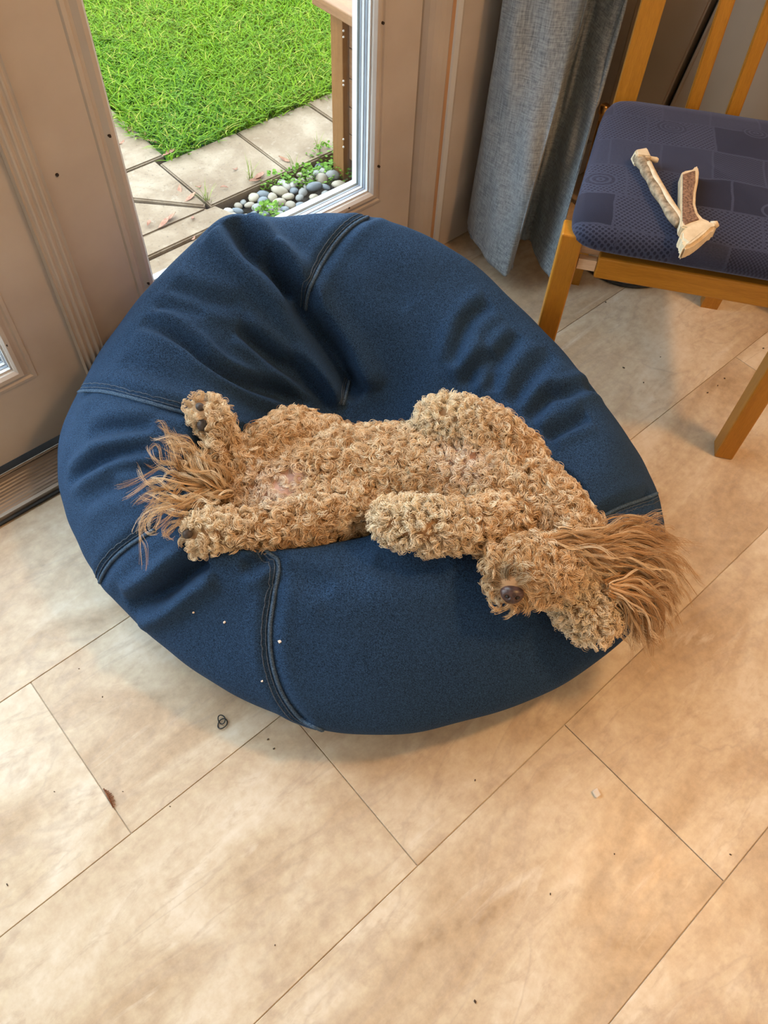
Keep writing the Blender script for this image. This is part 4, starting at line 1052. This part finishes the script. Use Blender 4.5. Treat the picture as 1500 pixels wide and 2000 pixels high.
long_hair('ear_hair', [
    [e2, Z(1235, 1135, 0.272), Z(1290, 1150, 0.227), Z(1325, 1195, 0.172)], [e2, Z(1235, 1155, 0.267), Z(1280, 1180, 0.217), Z(1305, 1225, 0.162)],
    [e2, Z(1230, 1170, 0.262), Z(1260, 1210, 0.207), Z(1285, 1260, 0.142)], [e2, Z(1225, 1180, 0.257), Z(1245, 1225, 0.202), Z(1262, 1265, 0.137)],
    [e2, Z(1230, 1160, 0.267), Z(1270, 1195, 0.212), Z(1298, 1245, 0.152)]],
    330, .0100, .0062, 'paler wavy hair of the nearer ear hanging over the edge', [(.80, .64, .45), (.68, .48, .29), (.48, .28, .13), (.56, .36, .19), (.40, .23, .10)], .0004)
# nose with nostrils
def ellipsoid(name, c, r, mat, parent, rot=None, segs=20):
    bm = bmesh.new(); bmesh.ops.create_uvsphere(bm, u_segments=segs, v_segments=segs//2+2, radius=1)
    o = link(name, from_bm(bm, True), mat, parent); o.location = Vector(c)-Vector(parent.location) if parent is dog else c; o.scale = r
    if rot: o.rotation_euler = rot
    return o
def nose():
    c = NOSE_P - NOSE_N*.001; fwd = (EYE-c).normalized(); fwd = (fwd*.75 + NOSE_N*.3 + Vector((-.35, -.45, 0))).normalized()
    sx = Vector((0, 0, 1)).cross(fwd).normalized(); uy = fwd.cross(sx)
    bm = bmesh.new(); bmesh.ops.create_uvsphere(bm, u_segments=32, v_segments=20, radius=1)
    for q in bm.verts:
        x, y, z = q.co; x *= 1 + .22*y
        for s in (-1, 1):
            dd = ((x - s*.42)**2 + (y+.02)**2)
            if z > 0: z -= .55*math.exp(-dd/.035)
        z -= .12*math.exp(-(x/.09)**2) if (z > 0 and y < .4) else 0
        q.co = sx*x*.0155 + uy*y*.0125 + fwd*z*.0115
    o = link('nose', from_bm(bm, True), MT['nose'], dog); o.location = c-dogc; tag(o, 'dark brown nose with two nostrils')
    for s in (-1, 1):
        bm = bmesh.new(); bmesh.ops.create_uvsphere(bm, u_segments=10, v_segments=8, radius=.0026)
        h = link('nostril', from_bm(bm, True), MT['black'], o); h.location = sx*s*.0066 + fwd*.0068
nose()
# paw pads on the lifted hind paw
def pad(px, py, rx_, ry_):
    c, n_ = dogpt(px, py); n_ = (n_*.6 + (EYE-c).normalized()*.4).normalized(); sx = n_.cross(Vector((-.3, .9, .3))).normalized(); uy = sx.cross(n_)
    bm = bmesh.new(); bmesh.ops.create_icosphere(bm, subdivisions=3, radius=1)
    for q in bm.verts: x, y, zz = q.co; q.co = sx*x*rx_ + uy*y*ry_ + n_*zz*.006
    o = link('paw_pad', from_bm(bm, True), MT['pad'], dog); o.location = c-dogc
    return o
for a in PADS: pad(*a)

# ------------------------------------------------------------------ small things on the floor
hb = on_z(434, 1411, .0025); band = empty('hair_tie', hb); tag(band, 'black elastic hair tie twisted in loops on the floor', 'hair tie')
def loop(rx_, ry_, cx, cy, rot, z):
    pts = []
    for i in range(33):
        a = 2*math.pi*i/32; x, y = rx_*math.cos(a), ry_*math.sin(a); pts.append(Vector((cx+x*math.cos(rot)-y*math.sin(rot), cy+x*math.sin(rot)+y*math.cos(rot), z+.0012*math.sin(a*2))))
    return pts
tube('loop', loop(.0085, .0065, -.001, -.002, .3, 0), .0009, MT['black_band'], band, 6)
tube('loop', loop(.0075, .0052, .002, .004, 1.3, .0016), .0009, MT['black_band'], band, 6)
s0, s1 = on_z(203, 1541, 0), on_z(222, 1578, 0); sv = s1-s0
sprig = empty('dry_sprig', s0.lerp(s1, .5)); tag(sprig, 'small brown dry conifer sprig on a floor joint', 'sprig')
tube('stem', [s0-sprig.location+Vector((0, 0, .002)), Vector((0.0005, .0, .0035)), s1-sprig.location+Vector((0, 0, .002))], [.0011, .0013, .0008], MT['sprig'], sprig, 6)
V, Fc = [], []; side = sv.normalized().cross(Vector((0, 0, 1)))
for i in range(11):
    b0 = s0 + sv*(.06+.085*i) - Vector(sprig.location) + Vector((0, 0, .0022)); t = (side*-1*(.0075 if i % 2 else .006)*math.sin(.5+i*.22) + sv.normalized()*.003); k = len(V); w = sv.normalized()*.0012
    V += [b0-w, b0+w, b0+t+w*.5+Vector((0, 0, .001)), b0+t-w*.5+Vector((0, 0, .001)), b0-w-Vector((0, 0, .001)), b0+w-Vector((0, 0, .001)), b0+t+w*.5, b0+t-w*.5]
    Fc += [(k, k+1, k+2, k+3), (k+7, k+6, k+5, k+4), (k, k+4, k+5, k+1), (k+1, k+5, k+6, k+2), (k+2, k+6, k+7, k+3), (k+3, k+7, k+4, k)]
link('leaflets', mesh_from(V, Fc), MT['sprig'], sprig)
def chip(name, px, py, sz, mat, label, cat, seed, group=None, on_bag=False):
    r = random.Random(seed); bm = bmesh.new(); bmesh.ops.create_cube(bm, size=1)
    for q in bm.verts: q.co += Vector([r.uniform(-.18, .18) for _ in range(3)])
    bmesh.ops.bevel(bm, geom=bm.edges[:], offset=.12, segments=1, affect='EDGES')
    o = link(name, from_bm(bm), mat); o.scale = sz; o.rotation_euler = (0, 0, r.uniform(0, 6.28))
    o.location = bagpt(px, py)[0] + bagpt(px, py)[1]*sz[2]*.4 if on_bag else on_z(px, py, sz[2]*.55)
    return tag(o, label, cat, group)
chip('crumb', 1165, 1549, (.0095, .008, .005), MT['crumb'], 'white crumb alone on the floor tile in front of the dog', 'crumb', 1)
for i, (px, py, s) in enumerate(((378, 1196, .003), (439, 1215, .0032), (547, 1253, .0042), (512, 1330, .003))):
    chip('lint', px, py, (s, s*.8, s*.6), MT['crumb'], 'tiny pale crumb stuck on the front of the denim beanbag', 'crumb', 20+i, 'pale crumbs on the beanbag', True)
for i, (px, py, s) in enumerate(((240, 1546, .002), (332, 1575, .002), (535, 1462, .0028), (523, 1444, .003), (1200, 1668, .002), (1427, 1669, .003), (928, 1956, .004), (928, 1524, .0026), (1290, 690+7, .003), (1257, 747, .0035), (1218, 718, .004), (1183, 590, .004), (1415, 739, .004), (1382, 767, .004), (1491, 680, .004), (1402, 753, .003), (154, 1306, .002), (200, 1361, .0022), (106, 1546, .002), (14, 1728, .003), (537, 1846, .002), (1075, 1746, .0025))):
    chip('floor_speck', px, py, (s, s*.6, s*.4), MT['speck'], 'tiny dark speck of dirt on the floor tiles', 'speck', 40+i, 'specks of dirt on the floor')
